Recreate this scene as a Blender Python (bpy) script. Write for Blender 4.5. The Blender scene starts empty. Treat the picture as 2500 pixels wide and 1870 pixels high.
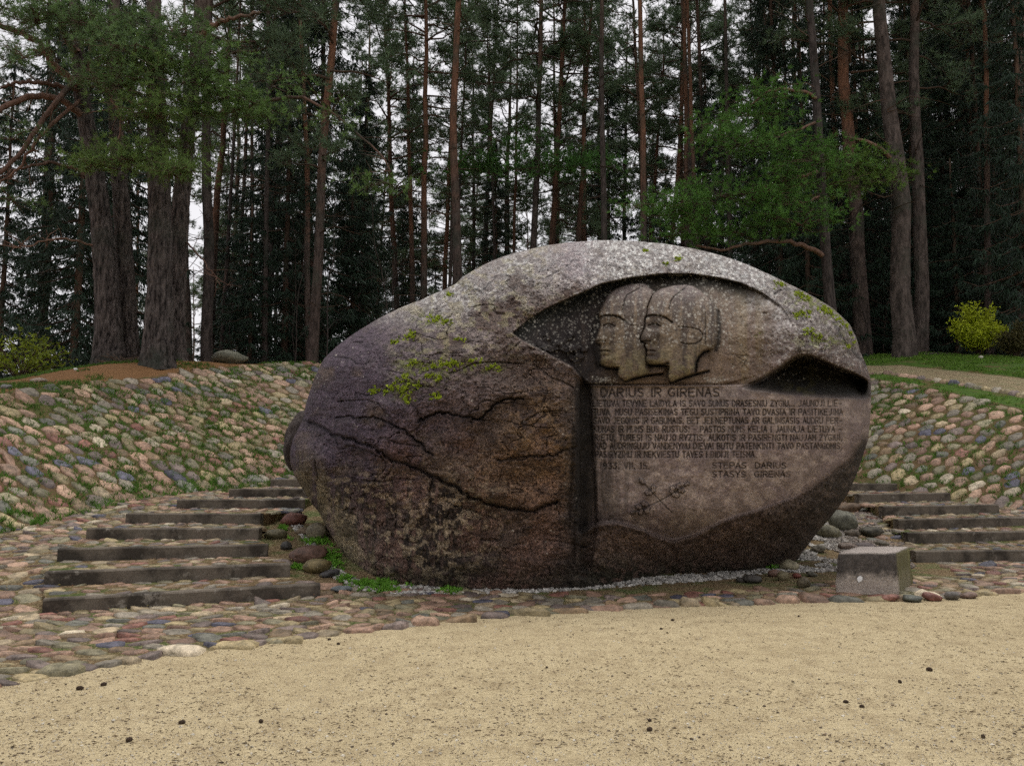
import bpy, math, random
import numpy as np
from mathutils import Vector, Matrix

# ------------------------------------------------------------------ camera, world, sun, exposure
SC = bpy.context.scene
COL = SC.collection
F = 2000.0                      # focal length in pixels of the 2500 wide photograph
U0, V0 = 1250.0, 935.0
HOR = 1120.0                    # horizon row
CAMZ = 1.4
TH = math.atan((HOR - V0) / F)
cam_d = bpy.data.cameras.new('camera')
cam = bpy.data.objects.new('camera', cam_d); COL.objects.link(cam)
cam.location = (0, 0, CAMZ); cam.rotation_euler = (math.pi/2 + TH, 0, 0)
cam_d.sensor_width = 36.0; cam_d.lens = F/2500*36.0
cam_d.clip_start = 0.05; cam_d.clip_end = 2000
SC.camera = cam

W = bpy.data.worlds.new('World'); SC.world = W; W.use_nodes = True
nt = W.node_tree; nt.nodes.clear()
n_out = nt.nodes.new('ShaderNodeOutputWorld'); n_bg = nt.nodes.new('ShaderNodeBackground')
n_sky = nt.nodes.new('ShaderNodeTexSky'); n_sky.sky_type = 'NISHITA'; n_sky.sun_disc = False
SUN_EL, SUN_AZ = math.radians(66), math.radians(15)     # azimuth from +Y towards +X
n_sky.sun_elevation = SUN_EL; n_sky.sun_rotation = SUN_AZ
n_sky.air_density = 1.0; n_sky.dust_density = 4.0
n_mix = nt.nodes.new('ShaderNodeMix'); n_mix.data_type = 'RGBA'
n_mix.inputs[0].default_value = 0.88                     # thin even cloud over the sky
n_mix.inputs[7].default_value = (8.1, 7.9, 8.05, 1)
nt.links.new(n_sky.outputs[0], n_mix.inputs[6])
nt.links.new(n_mix.outputs[2], n_bg.inputs[0])
n_bg.inputs[1].default_value = 0.085
nt.links.new(n_bg.outputs[0], n_out.inputs[0])

sun_d = bpy.data.lights.new('sun', 'SUN'); sun_d.energy = 1.5; sun_d.angle = math.radians(32)
sun_d.color = (1.0, 0.96, 0.9)
sun = bpy.data.objects.new('sun', sun_d); COL.objects.link(sun)
sd = Vector((math.sin(SUN_AZ)*math.cos(SUN_EL), math.cos(SUN_AZ)*math.cos(SUN_EL), math.sin(SUN_EL)))
sun.rotation_euler = sd.to_track_quat('Z', 'Y').to_euler(); sun.location = (0, 0, 60)

SC.view_settings.view_transform = 'Standard'; SC.view_settings.look = 'None'
SC.view_settings.exposure = 0.52; SC.view_settings.gamma = 1.0
SC.view_settings.use_curve_mapping = False
SC.render.engine = 'CYCLES'
try:
    SC.cycles.use_adaptive_sampling = True; SC.cycles.adaptive_threshold = 0.03
    SC.cycles.use_denoising = False
    SC.cycles.max_bounces = 5; SC.cycles.diffuse_bounces = 3; SC.cycles.glossy_bounces = 2
except Exception: pass

rng = np.random.default_rng(7)
PI = math.pi

# ------------------------------------------------------------------ geometry helpers
def ray(u, v):
    cx = (np.asarray(u, float)-U0)/F; cz = (V0-np.asarray(v, float))/F
    return cx, math.cos(TH)-cz*math.sin(TH), math.sin(TH)+cz*math.cos(TH)
def P(u, v, Y):
    dx, dy, dz = ray(u, v); t = np.asarray(Y, float)/dy
    return np.stack(np.broadcast_arrays(dx*t, dy*t, CAMZ+dz*t), -1)
def G(u, v, z=0.0):
    dx, dy, dz = ray(u, v); t = (z-CAMZ)/dz
    return float(dx*t), float(dy*t)
def smooth(a, b, x):
    t = np.clip((np.asarray(x, float)-a)/(b-a), 0, 1); return t*t*(3-2*t)
def lerp(a, b, t): return a+(b-a)*t

def vnoise(x, y, seed=0):
    r = np.random.default_rng(seed).random((256, 256)); x = np.asarray(x, float); y = np.asarray(y, float)
    xi = np.floor(x).astype(int); yi = np.floor(y).astype(int); fx = x-xi; fy = y-yi
    fx = fx*fx*fx*(fx*(fx*6-15)+10); fy = fy*fy*fy*(fy*(fy*6-15)+10)
    a = r[yi & 255, xi & 255]; b = r[yi & 255, (xi+1) & 255]; c = r[(yi+1) & 255, xi & 255]; d = r[(yi+1) & 255, (xi+1) & 255]
    return (a*(1-fx)+b*fx)*(1-fy)+(c*(1-fx)+d*fx)*fy*1.0-0.5
def fbm(x, y, octv=4, seed=0, gain=.5):
    s = 0; a = 1; k = 1
    for i in range(octv):
        s = s+a*vnoise(x*k+13.7*i, y*k+7.1*i, seed+i); a *= gain; k *= 2.03
    return s

class MB:
    """collects vertices, triangles and quads of ONE mesh"""
    def __init__(s): s.v = []; s.t = []; s.q = []; s.c = []; s.n = 0
    def add(s, v, tris=None, quads=None, col=None):
        v = np.asarray(v, float).reshape(-1, 3)
        if tris is not None and len(tris): s.t.append(np.asarray(tris, int).reshape(-1, 3)+s.n)
        if quads is not None and len(quads): s.q.append(np.asarray(quads, int).reshape(-1, 4)+s.n)
        c = np.ones((len(v), 4))
        if col is not None:
            col = np.asarray(col, float); c[:, :col.shape[-1]] = col
        s.c.append(c); s.v.append(v); s.n += len(v); return s
    def mesh(s, name, mat, shade=True):
        V = np.concatenate(s.v) if s.v else np.zeros((0, 3))
        T = np.concatenate(s.t) if s.t else np.zeros((0, 3), int)
        Q = np.concatenate(s.q) if s.q else np.zeros((0, 4), int)
        me = bpy.data.meshes.new(name)
        me.vertices.add(len(V)); me.vertices.foreach_set('co', V.astype(np.float32).ravel())
        nl = len(T)*3+len(Q)*4; me.loops.add(nl)
        me.loops.foreach_set('vertex_index', np.concatenate([T.ravel(), Q.ravel()]).astype(np.int32))
        me.polygons.add(len(T)+len(Q))
        st = np.concatenate([np.arange(len(T))*3, len(T)*3+np.arange(len(Q))*4]).astype(np.int32)
        me.polygons.foreach_set('loop_start', st)
        me.polygons.foreach_set('use_smooth', np.full(len(st), shade, bool))
        ca = me.color_attributes.new('Col', 'FLOAT_COLOR', 'POINT')
        ca.data.foreach_set('color', np.concatenate(s.c).astype(np.float32).ravel())
        me.update(calc_edges=True); me.materials.append(mat)
        return me
    def build(s, name, mat, parent=None, shade=True):
        o = bpy.data.objects.new(name, s.mesh(name, mat, shade)); COL.objects.link(o)
        if parent is not None: o.parent = parent
        return o

def tag(o, label=None, cat=None, group=None, kind=None):
    if label: o['label'] = label
    if cat: o['category'] = cat
    if group: o['group'] = group
    if kind: o['kind'] = kind
    return o
def empty(name, loc, rot=None, scale=None):
    o = bpy.data.objects.new(name, None); COL.objects.link(o); o.location = loc
    o.empty_display_size = .2
    if rot is not None: o.rotation_mode = 'QUATERNION'; o.rotation_quaternion = rot
    if scale is not None: o.scale = (scale,)*3
    return o

def tube(mb, pts, rad, seg=6, col=None, cap=True, rough=0.0, rs=0):
    pts = np.asarray(pts, float); n = len(pts); rad = np.broadcast_to(np.asarray(rad, float), (n,))
    d = np.gradient(pts, axis=0); d /= np.linalg.norm(d, axis=1)[:, None]+1e-9
    ref = np.array([0, 0, 1.0]) if abs(d[:, 2]).mean() < .8 else np.array([1.0, 0, 0])
    a = np.cross(d, ref); a /= np.linalg.norm(a, axis=1)[:, None]+1e-9; b = np.cross(d, a)
    th = np.arange(seg)*2*PI/seg
    R = rad[:, None]*np.ones(seg)[None]
    if rough: R = R*(1+rough*fbm(th[None, :]*seg/6.28*0+np.cos(th)[None]*3+5, np.arange(n)[:, None]*.6+np.sin(th)[None]*3, 2, rs))
    V = pts[:, None]+R[..., None]*(np.cos(th)[None, :, None]*a[:, None]+np.sin(th)[None, :, None]*b[:, None])
    i = np.arange(n-1)[:, None]*seg; j = np.arange(seg)[None]; j2 = (j+1) % seg
    q = np.stack([i+j, i+j2, i+seg+j2, i+seg+j], -1).reshape(-1, 4)
    V = V.reshape(-1, 3); t = None
    if cap:
        V = np.vstack([V, pts[-1:]]); k = (n-1)*seg
        t = np.stack([k+np.arange(seg), k+(np.arange(seg)+1) % seg, np.full(seg, n*seg)], -1)
    mb.add(V, t, q, col)

def needles(mb, cen, axis, n, length, width, spread=1.0, col=(1, 1, 1), r=None, colvar=.25, droop=0):
    """n needle-like triangles round each centre, leaning along axis"""
    r = r or rng; cen = np.asarray(cen, float); axis = np.asarray(axis, float); m = len(cen)
    if m == 0: return
    d = r.normal(size=(m, n, 3)); d /= np.linalg.norm(d, axis=2)[..., None]
    d = d*spread+axis[:, None]; d[..., 2] -= droop; d /= np.linalg.norm(d, axis=2)[..., None]+1e-9
    s = np.cross(d, r.normal(size=(m, n, 3))); s /= np.linalg.norm(s, axis=2)[..., None]+1e-9
    L = length*(.7+.6*r.random((m, n, 1)))
    c0 = cen[:, None]+d*L*.12
    V = np.stack([c0-s*width/2, c0+s*width/2, c0+d*L], 2).reshape(-1, 3)
    c = np.asarray(col)[None, None]*(1+colvar*(r.random((m, 1, 1))*2-1))*(1+.15*(r.random((m, n, 1))*2-1))
    c = np.repeat(c.reshape(-1, 3), 3, 0)
    mb.add(V, np.arange(len(V)).reshape(-1, 3), None, c)

# ------------------------------------------------------------------ materials
def mat(name, build):
    m = bpy.data.materials.new(name); m.use_nodes = True
    t = m.node_tree; t.nodes.clear()
    out = t.nodes.new('ShaderNodeOutputMaterial'); b = t.nodes.new('ShaderNodeBsdfPrincipled')
    t.links.new(b.outputs[0], out.inputs[0]); build(t, b, out); return m
def N(t, typ, **kw):
    n = t.nodes.new(typ)
    for k, v in kw.items():
        if k.startswith('i'):
            n.inputs[int(k[1:])].default_value = v
        else: setattr(n, k, v)
    return n
def mixc(t, fac, a, b, mode='MIX'):
    n = t.nodes.new('ShaderNodeMix'); n.data_type = 'RGBA'; n.blend_type = mode
    for i, x in ((0, fac), (6, a), (7, b)):
        if hasattr(x, 'links') or isinstance(x, bpy.types.NodeSocket): t.links.new(x, n.inputs[i])
        elif i == 0: n.inputs[0].default_value = x
        else: n.inputs[i].default_value = (*x, 1) if len(x) == 3 else x
    return n.outputs[2]
def noise(t, vec, scale, detail=4, rough=.6, dist=0):
    n = N(t, 'ShaderNodeTexNoise'); n.inputs['Scale'].default_value = scale; n.inputs['Detail'].default_value = detail
    n.inputs['Roughness'].default_value = rough; n.inputs['Distortion'].default_value = dist
    if vec is not None: t.links.new(vec, n.inputs['Vector'])
    return n.outputs['Fac']
def ramp(t, x, a, b, ca=(0, 0, 0), cb=(1, 1, 1)):
    n = t.nodes.new('ShaderNodeValToRGB'); n.color_ramp.elements[0].position = a; n.color_ramp.elements[1].position = b
    n.color_ramp.elements[0].color = (*ca, 1); n.color_ramp.elements[1].color = (*cb, 1)
    t.links.new(x, n.inputs[0]); return n.outputs[0]
def bump(t, b, h, strength, dist=.02, prev=None):
    n = t.nodes.new('ShaderNodeBump'); n.inputs['Strength'].default_value = strength; n.inputs['Distance'].default_value = dist
    t.links.new(h, n.inputs['Height'])
    if prev: t.links.new(prev, n.inputs['Normal'])
    t.links.new(n.outputs[0], b.inputs['Normal']); return n.outputs[0]
def coords(t, what='Object', scale=None):
    n = t.nodes.new('ShaderNodeTexCoord'); o = n.outputs[what]
    if scale:
        m = t.nodes.new('ShaderNodeMapping'); m.inputs['Scale'].default_value = scale; t.links.new(o, m.inputs[0]); o = m.outputs[0]
    return o
def attr(t, name='Col'):
    n = t.nodes.new('ShaderNodeAttribute'); n.attribute_name = name; return n
def spec(b, r, s=.3):
    b.inputs['Roughness'].default_value = r; b.inputs['Specular IOR Level'].default_value = s

def m_granite(t, b, o):
    a = attr(t); c = coords(t); al = a.outputs['Alpha']
    n1 = ramp(t, noise(t, c, 46, 4, .75), .40, .62, (.38, .37, .37), (1.6, 1.55, 1.5))
    n1b = ramp(t, noise(t, c, 60, 3, .7), .38, .64, (.72, .72, .72), (1.28, 1.27, 1.25))
    n2 = ramp(t, noise(t, c, 11, 5, .7), .34, .66, (.55, .54, .56), (1.42, 1.40, 1.36))
    x = mixc(t, 1.0, a.outputs['Color'], mixc(t, al, n1b, n1), 'MULTIPLY')
    x = mixc(t, 1.0, x, mixc(t, al, (1, 1, 1), n2), 'MULTIPLY')
    vo = N(t, 'ShaderNodeTexVoronoi'); vo.inputs['Scale'].default_value = 42; t.links.new(c, vo.inputs['Vector'])
    sp = ramp(t, vo.outputs['Distance'], .12, .26, (1, 1, 1), (0, 0, 0))
    spm = mixc(t, 1.0, sp, ramp(t, noise(t, c, 7, 3, .6), .47, .62), 'MULTIPLY')
    spk = t.nodes.new('ShaderNodeMath'); spk.operation = 'MULTIPLY'; spk.inputs[1].default_value = .36; t.links.new(spm, spk.inputs[0])
    x = mixc(t, spk.outputs[0], x, (.40, .36, .34))
    t.links.new(x, b.inputs['Base Color']); spec(b, .78, .25)
    h1 = noise(t, c, 24, 6, .78)
    p = bump(t, b, h1, 1.0, .05); b1 = t.nodes[-1]; st = t.nodes.new('ShaderNodeMath'); st.operation = 'MULTIPLY_ADD'; st.inputs[1].default_value = .85; st.inputs[2].default_value = .12
    t.links.new(al, st.inputs[0])
    for n_ in t.nodes:
        if n_.type == 'BUMP': t.links.new(st.outputs[0], n_.inputs['Strength'])
    bump(t, b, noise(t, c, 85, 3, .75), .55, .014, p)
M_ROCK = mat('boulder_granite', m_granite)

def m_stone(t, b, o):
    a = attr(t); c = coords(t); gi = N(t, 'ShaderNodeNewGeometry')
    n1 = ramp(t, noise(t, gi.outputs['Position'], 13, 5, .75), .34, .66, (.42, .42, .38), (1.45, 1.42, 1.36))
    x = mixc(t, 1.0, a.outputs['Color'], n1, 'MULTIPLY')
    n2 = ramp(t, noise(t, gi.outputs['Position'], 110, 2, .6), .35, .7, (.75, .75, .75), (1.25, 1.25, 1.25))
    x = mixc(t, 1.0, x, n2, 'MULTIPLY')
    t.links.new(x, b.inputs['Base Color']); spec(b, .6, .35)
    bump(t, b, noise(t, gi.outputs['Position'], 18, 5, .65), .5, .03)
M_STONE = mat('field_stone', m_stone)

def m_gravel(t, b, o):
    a = attr(t); t.links.new(a.outputs['Color'], b.inputs['Base Color']); spec(b, .8, .3)
M_GRAVEL = mat('gravel_stone', m_gravel)

def m_ground(t, b, o):
    a = attr(t); c = coords(t); se = N(t, 'ShaderNodeSeparateColor'); t.links.new(a.outputs['Color'], se.inputs[0])
    big = noise(t, c, .8, 4, .6); mid = noise(t, c, 6, 5, .65); fin = noise(t, c, 160, 3, .8); clod = noise(t, c, 38, 4, .7)
    sand = mixc(t, ramp(t, big, .3, .7), (.53, .445, .28), (.61, .52, .335))
    sand = mixc(t, ramp(t, mid, .45, .75), sand, (.38, .305, .19)); sand = mixc(t, 1.0, sand, ramp(t, clod, .3, .7, (.78, .76, .72), (1.14, 1.14, 1.14)), 'MULTIPLY')
    sand = mixc(t, 1.0, sand, ramp(t, fin, .34, .64, (.46, .43, .38), (1.25, 1.25, 1.25)), 'MULTIPLY')
    vx = coords(t, 'Object', (1, 2.4, 1))
    sc = ramp(t, noise(t, vx, 24, 6, .8), .55, .64); sand = mixc(t, sc, sand, (.17, .125, .06)); sand = mixc(t, ramp(t, noise(t, vx, 9, 6, .85), .60, .68), sand, (.22, .165, .09))
    soil = mixc(t, ramp(t, clod, .3, .7), (.07, .047, .026), (.165, .112, .058))
    soil = mixc(t, ramp(t, fin, .5, .7), soil, (.27, .18, .085))
    soil = mixc(t, ramp(t, noise(t, c, 2.3, 4, .6), .47, .62), soil, mixc(t, ramp(t, clod, .3, .7), (.035, .06, .014), (.09, .11, .03)))
    grass = mixc(t, ramp(t, mid, .3, .7), (.05, .10, .018), (.11, .19, .03))
    grass = mixc(t, ramp(t, noise(t, c, 1.7, 4, .6), .52, .68), grass, (.16, .105, .05))
    grass = mixc(t, 1.0, grass, ramp(t, fin, .3, .7, (.5, .5, .5), (1.35, 1.35, 1.35)), 'MULTIPLY')
    def edge(s):
        m = t.nodes.new('ShaderNodeMath'); m.operation = 'ADD'; t.links.new(s, m.inputs[0])
        k = t.nodes.new('ShaderNodeMath'); k.operation = 'MULTIPLY_ADD'; k.inputs[1].default_value = 1.1; k.inputs[2].default_value = -.55
        t.links.new(clod, k.inputs[0]); t.links.new(k.outputs[0], m.inputs[1]); return ramp(t, m.outputs[0], .35, .65)
    x = mixc(t, edge(se.outputs[0]), soil, sand)
    x = mixc(t, edge(se.outputs[2]), x, grass)
    litter = mixc(t, ramp(t, clod, .3, .7), (.15, .075, .03), (.30, .165, .075))
    litter = mixc(t, 1.0, litter, ramp(t, fin, .3, .7, (.6, .6, .6), (1.3, 1.3, 1.3)), 'MULTIPLY')
    x = mixc(t, edge(se.outputs[1]), x, litter)
    t.links.new(x, b.inputs['Base Color']); spec(b, .92, .12)
    p = bump(t, b, clod, .5, .03); bump(t, b, fin, .6, .012, p)
M_GROUND = mat('ground_sand_soil', m_ground)

def m_conc(t, b, o):
    c = coords(t); gi = N(t, 'ShaderNodeNewGeometry'); pos = gi.outputs['Position']
    x = mixc(t, ramp(t, noise(t, pos, 2.2, 5, .65), .40, .56), (.050, .042, .033), (.145, .122, .095))
    x = mixc(t, ramp(t, noise(t, pos, 7, 5, .7), .58, .7), x, (.24, .215, .18))
    x = mixc(t, 1.0, x, ramp(t, noise(t, pos, 90, 3, .7), .3, .7, (.7, .7, .7), (1.3, 1.3, 1.3)), 'MULTIPLY')
    t.links.new(x, b.inputs['Base Color']); spec(b, .85, .2)
    p = bump(t, b, noise(t, pos, 9, 5, .6), .4, .03); bump(t, b, noise(t, pos, 90, 3, .7), .5, .008, p)
M_CONC = mat('weathered_concrete', m_conc)

def bark(lo, lo2, hi, hi2, z0, z1, strength=.9):
    def f(t, b, o):
        c = coords(t); cs = coords(t, 'Object', (5, 5, 1.1))
        se = N(t, 'ShaderNodeSeparateXYZ'); t.links.new(c, se.inputs[0])
        k = t.nodes.new('ShaderNodeMapRange'); k.inputs[1].default_value = z0; k.inputs[2].default_value = z1; t.links.new(se.outputs[2], k.inputs[0])
        f1 = noise(t, cs, 2.4, 5, .75)
        a1 = mixc(t, ramp(t, f1, .38, .62), lo, lo2); a2 = mixc(t, ramp(t, f1, .38, .62), hi, hi2)
        nn = t.nodes.new('ShaderNodeMath'); nn.operation = 'MULTIPLY_ADD'; t.links.new(noise(t, c, .9, 3, .6), nn.inputs[0]); nn.inputs[1].default_value = .8
        t.links.new(k.outputs[0], nn.inputs[2])
        x = mixc(t, ramp(t, nn.outputs[0], .55, 1.05), a1, a2)
        oi = N(t, 'ShaderNodeObjectInfo')
        x = mixc(t, ramp(t, noise(t, c, .7, 4, .6), .5, .7), x, (.05, .06, .045))
        x = mixc(t, 1.0, x, ramp(t, oi.outputs['Random'], 0, 1, (.65, .65, .68), (1.15, 1.1, 1.08)), 'MULTIPLY')
        t.links.new(x, b.inputs['Base Color']); spec(b, .9, .15)
        p = bump(t, b, f1, strength, .05); bump(t, b, noise(t, cs, 14, 4, .7), .5, .015, p)
    return f
M_BARK = mat('pine_bark', bark((.032, .026, .022), (.12, .094, .08), (.10, .055, .035), (.22, .115, .068), 4, 14))
M_BARKG = mat('grey_bark', bark((.032, .027, .023), (.125, .103, .09), (.09, .06, .044), (.16, .108, .078), 10, 20))
M_TWIG = mat('twig_bark', bark((.06, .042, .03), (.12, .08, .055), (.06, .042, .03), (.12, .08, .055), 5, 14, .3))
M_BIGBARK = mat('old_pine_bark', bark((.012, .010, .009), (.17, .145, .13), (.06, .045, .035), (.15, .12, .1), 5, 14, 1.2))

def leafmat(name, col, rough=.55, tr=.25):
    def f(t, b, o):
        a = attr(t); x = mixc(t, 1.0, a.outputs['Color'], (*col, 1), 'MULTIPLY')
        t.links.new(x, b.inputs['Base Color']); spec(b, rough, .25)
        tl = t.nodes.new('ShaderNodeBsdfTranslucent'); t.links.new(x, tl.inputs[0])
        mx = t.nodes.new('ShaderNodeMixShader'); mx.inputs[0].default_value = tr
        t.links.new(b.outputs[0], mx.inputs[1]); t.links.new(tl.outputs[0], mx.inputs[2]); t.links.new(mx.outputs[0], o.inputs[0])
    return mat(name, f)
M_PINE = leafmat('pine_needles', (.098, .148, .080), tr=.38)
M_PINEN = leafmat('near_pine_needles', (.125, .205, .062), tr=.35)
M_SPRUCE = leafmat('spruce_needles', (.024, .046, .027), tr=.12)
M_GRASS = leafmat('grass_blades', (.11, .21, .03), tr=.35)
M_YEL = leafmat('yellow_leaves', (.36, .42, .03), tr=.35)
M_MOSS = leafmat('moss', (.29, .36, .03), .8, .1)
def m_dark(t, b, o):
    a = attr(t); t.links.new(a.outputs['Color'], b.inputs['Base Color']); spec(b, .85, .2)
M_DARK = mat('cone_scales', m_dark)

# ------------------------------------------------------------------ terrain
CX, YS = 1.4, 10.0
Lphi = ([-60, 0, 39, 55, 70, 110, 118, 122, 127, 132, 138, 145, 156, 180, 240], [3, 3, 3.1, 5.2, 5.6, 6.0, 6.0, 5.8, 5.3, 4.75, 4.2, 3.85, 3.3, 3, 3])
def terr(x, y, full=False):
    x = np.asarray(x, float); y = np.asarray(y, float)
    yl = y-.4*(x+3.1)*(1-smooth(8, 11, y))
    zl = np.interp(yl, [7.9, 8.6, 9.4, 10.35, 11.2, 12.5, 13.1, 14.7, 15.5, 17], [0, .11, .24, .37, .5, .63, .76, .89, 1.0, 1.03])
    zr = np.interp(y, [11.0, 12.2, 12.8, 13.9, 15.2, 16.7, 18], [0, .13, .28, .43, .58, .73, .9])
    zl = np.maximum(zl-.06, 0); zr = np.maximum(zr-.06, 0); zp = lerp(zl, zr, smooth(0, 3, x))
    dx = x-CX; dy = np.maximum(y-YS, 0); r = np.hypot(dx, dy); R = 8.35+.9*smooth(0, 8, x)
    d = r-R; phi = np.degrees(np.arctan2(dy, dx)); L = np.interp(phi, *Lphi)
    wr = smooth(2, 8, x)
    s = .51*np.clip(d, 0, None)
    e = np.clip(d-L, 0, None)
    right = .195*np.clip(e, 0, 9)+.03*np.clip(e-9, 0, 40)
    left = .06*np.clip(e, 0, 2)-.09*np.clip(e-2, 0, 14)-.02*np.clip(e-16, 0, 40)
    s = np.minimum(s, .51*L)+lerp(left, right, wr)
    s = s+.50*np.exp(-(((x+9.8)/4.2)**2+((y-20.0)/2.2)**2))*smooth(-.5, 1.2, e)*(e > -.6)
    z = zp+s*(d > 0)
    z = z+.02*fbm(x*1.3, y*1.3, 3, 5)*smooth(0, 1, d+.5)+.25*fbm(x*.12, y*.12, 3, 9)*smooth(3, 14, e)
    if full: return z, d, L, e, wr, phi
    return z
def tn(x, y, h=.15):
    a = float(terr(x+h, y)-terr(x-h, y))/(2*h); b = float(terr(x, y+h)-terr(x, y-h))/(2*h)
    n = Vector((-a, -b, 1)); n.normalize(); return n

# sand edge in world
EDGE_PX = [(-400, 1740), (-150, 1698), (0, 1675), (73, 1658), (170, 1641), (237, 1630), (395, 1601), (542, 1584), (650, 1573), (751, 1556), (876, 1542), (1073, 1522),
           (1250, 1503), (1408, 1494), (1504, 1486), (1645, 1480), (1787, 1477), (1928, 1471), (2041, 1468), (2188, 1466), (2380, 1455), (2500, 1443), (2800, 1415), (3100, 1390)]
EDGE = np.array([G(u, v) for u, v in EDGE_PX])
def edge_y(x): return np.interp(x, EDGE[:, 0], EDGE[:, 1])

def axis(lo, hi, fine, mid_lo, mid_hi, far_lo, far_hi):
    a = [mid_lo]; 
    while a[-1] < mid_hi: a.append(a[-1]+fine)
    s = fine; b = [mid_lo]
    while b[-1] > far_lo: s *= 1.12; b.append(b[-1]-s)
    s = fine; c = [a[-1]]
    while c[-1] < far_hi: s *= 1.12; c.append(c[-1]+s)
    return np.array(b[::-1][:-1]+a+c[1:])
gx = axis(0, 0, .11, -13, 14, -400, 400); gy = axis(0, 0, .11, 3.0, 27, -60, 500)
GX, GY = np.meshgrid(gx, gy)
GZ, gd, gL, ge, gwr, gphi = terr(GX, GY, True)
c_s = np.zeros(GX.shape+(3,))
front = (GY < edge_y(GX)) & (gd < .3)
c_s[..., 0] = front*1.0
c_s[..., 0] += .36*((~front) & (gd < .1))
# gravel/soil elsewhere; sand path up right
c_s[..., 0] += gwr*smooth(1.5, 1.9, ge)*(1-smooth(3.9, 4.4, ge))*.5
c_s[..., 2] += gwr*(smooth(.2, .5, ge)*(1-smooth(1.2, 1.7, ge))*.95+smooth(3.8, 4.4, ge)*(1-smooth(7.5, 10, ge))*.95)
c_s[..., 1] += smooth(9, 11, ge)*gwr+(1-gwr)*smooth(.0, .5, ge)*(.82)
c_s[..., 2] += (1-gwr)*smooth(2.5, 4, ge)*.35
c_s[..., 2] += .42*((gd > -.3) & (ge <= 0))*smooth(-.2, .3, fbm(GX*.5, GY*.5, 3, 3))
mb = MB(); nxg, nyg = len(gx), len(gy)
i = np.arange(nyg-1)[:, None]*nxg; j = np.arange(nxg-1)[None]
mb.add(np.stack([GX, GY, GZ], -1), None, np.stack([i+j, i+j+1, i+nxg+j+1, i+nxg+j], -1), np.clip(c_s, 0, 1).reshape(-1, 3))
ground = mb.build('ground', M_GROUND); tag(ground, kind='structure')

# ------------------------------------------------------------------ cobbles
PAL = np.array([(.25, .17, .13), (.21, .20, .17), (.27, .235, .14), (.085, .09, .135), (.21, .105, .085), (.44, .41, .33), (.20, .15, .095),
                (.15, .125, .12), (.33, .235, .18), (.19, .185, .125), (.13, .14, .125), (.33, .285, .20)])
PW = np.array([3.2, 2.6, 2.4, .9, .9, .7, 1.6, 1.5, 2.2, 1.6, .9, 1.2]); PW /= PW.sum()
def relax(pts, sp, inside, it=14):
    for _ in range(it):
        new = pts.copy()
        for k in range(0, len(pts), 400):
            d = pts[k:k+400, None]-pts[None]; r = np.hypot(d[..., 0], d[..., 1]); r[r == 0] = 9
            f = np.clip(1-r/(sp*1.15), 0, None)[..., None]*d/r[..., None]
            new[k:k+400] += f.sum(1)*sp*.35
        ok = inside(new[:, 0], new[:, 1]); pts = np.where(ok[:, None], new, pts)
    return pts
def pack(inside, box, sp, seed, size_var=.25):
    r = np.random.default_rng(seed); x0, x1, y0, y1 = box
    n = int((x1-x0)*(y1-y0)/(sp*sp*.80)); p = np.stack([r.uniform(x0, x1, n), r.uniform(y0, y1, n)], -1)
    p = p[inside(p[:, 0], p[:, 1])]
    p = relax(p, sp, inside)
    return p
NS = 10
def stones(pts, sp, h, gapf, seed, zf=None, squash=1.0, sink=.06, aniso=None, tone=1.0, rmaxf=.78):
    """irregular pillow stones in the cells of pts -> list of (verts, tris, quads, colour, centre, size)"""
    r = np.random.default_rng(seed); out = []; zf = zf or terr
    ang = np.arange(NS)*2*PI/NS
    for k, p in enumerate(pts):
        d = pts-p; dist = np.hypot(d[:, 0], d[:, 1]); near = np.argsort(dist)[1:10]
        off = r.random()*.6; a = ang+off+r.normal(0, .1, NS)
        rr = np.full(NS, sp*rmaxf*(.75+.4*r.random())); w = np.sort(r.normal(0, .12, 2))
        for q in near:
            c = np.cos(a-math.atan2(d[q, 1], d[q, 0])); m = c > .15
            rr[m] = np.minimum(rr[m], dist[q]*(.5+.0*w[0])/c[m])
        rr = rr*gapf*r.uniform(.82, 1.06); rr = .84*rr+.08*np.roll(rr, 1)+.08*np.roll(rr, -1)
        el = 1+r.uniform(.0, .22); ex = r.random()*PI
        rr *= 1+(el-1+.07)*np.cos(2*(a-ex*.3+.45))
        rr = np.maximum(rr*(1+r.normal(0, .08, NS)), sp*.12)
        hh = h*(.6+.8*r.random()); x, y = p
        tilt = r.normal(0, .13, 2)
        V = []
        for f, z in ((1.0, -sink), (.96, hh*.42), (.66, hh*.90)):
            X = x+np.cos(a)*rr*f; Y = y+np.sin(a)*rr*f
            Z = z+tilt[0]*(X-x)+tilt[1]*(Y-y)+(r.normal(0, hh*.07, NS) if z > 0 else 0)
            V.append(np.stack([X, Y, Z], -1))
        V.append(np.array([[x+r.normal(0, .01), y, hh]])); V = np.concatenate(V)
        V[:, 2] += zf(V[:, 0], V[:, 1]) if zf is terr else zf(x, y)
        j = np.arange(NS); j2 = (j+1) % NS
        Q = np.concatenate([np.stack([j, j2, NS+j2, NS+j], -1), np.stack([NS+j, NS+j2, 2*NS+j2, 2*NS+j], -1)])
        T = np.stack([2*NS+j, 2*NS+j2, np.full(NS, 3*NS)], -1)
        c = PAL[r.choice(len(PAL), p=PW)]*(.62+.72*r.random())*tone*np.array([1.08, 1.0, .93])
        out.append((V, T, Q, c, p, rr.mean()))
    return out
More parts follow.
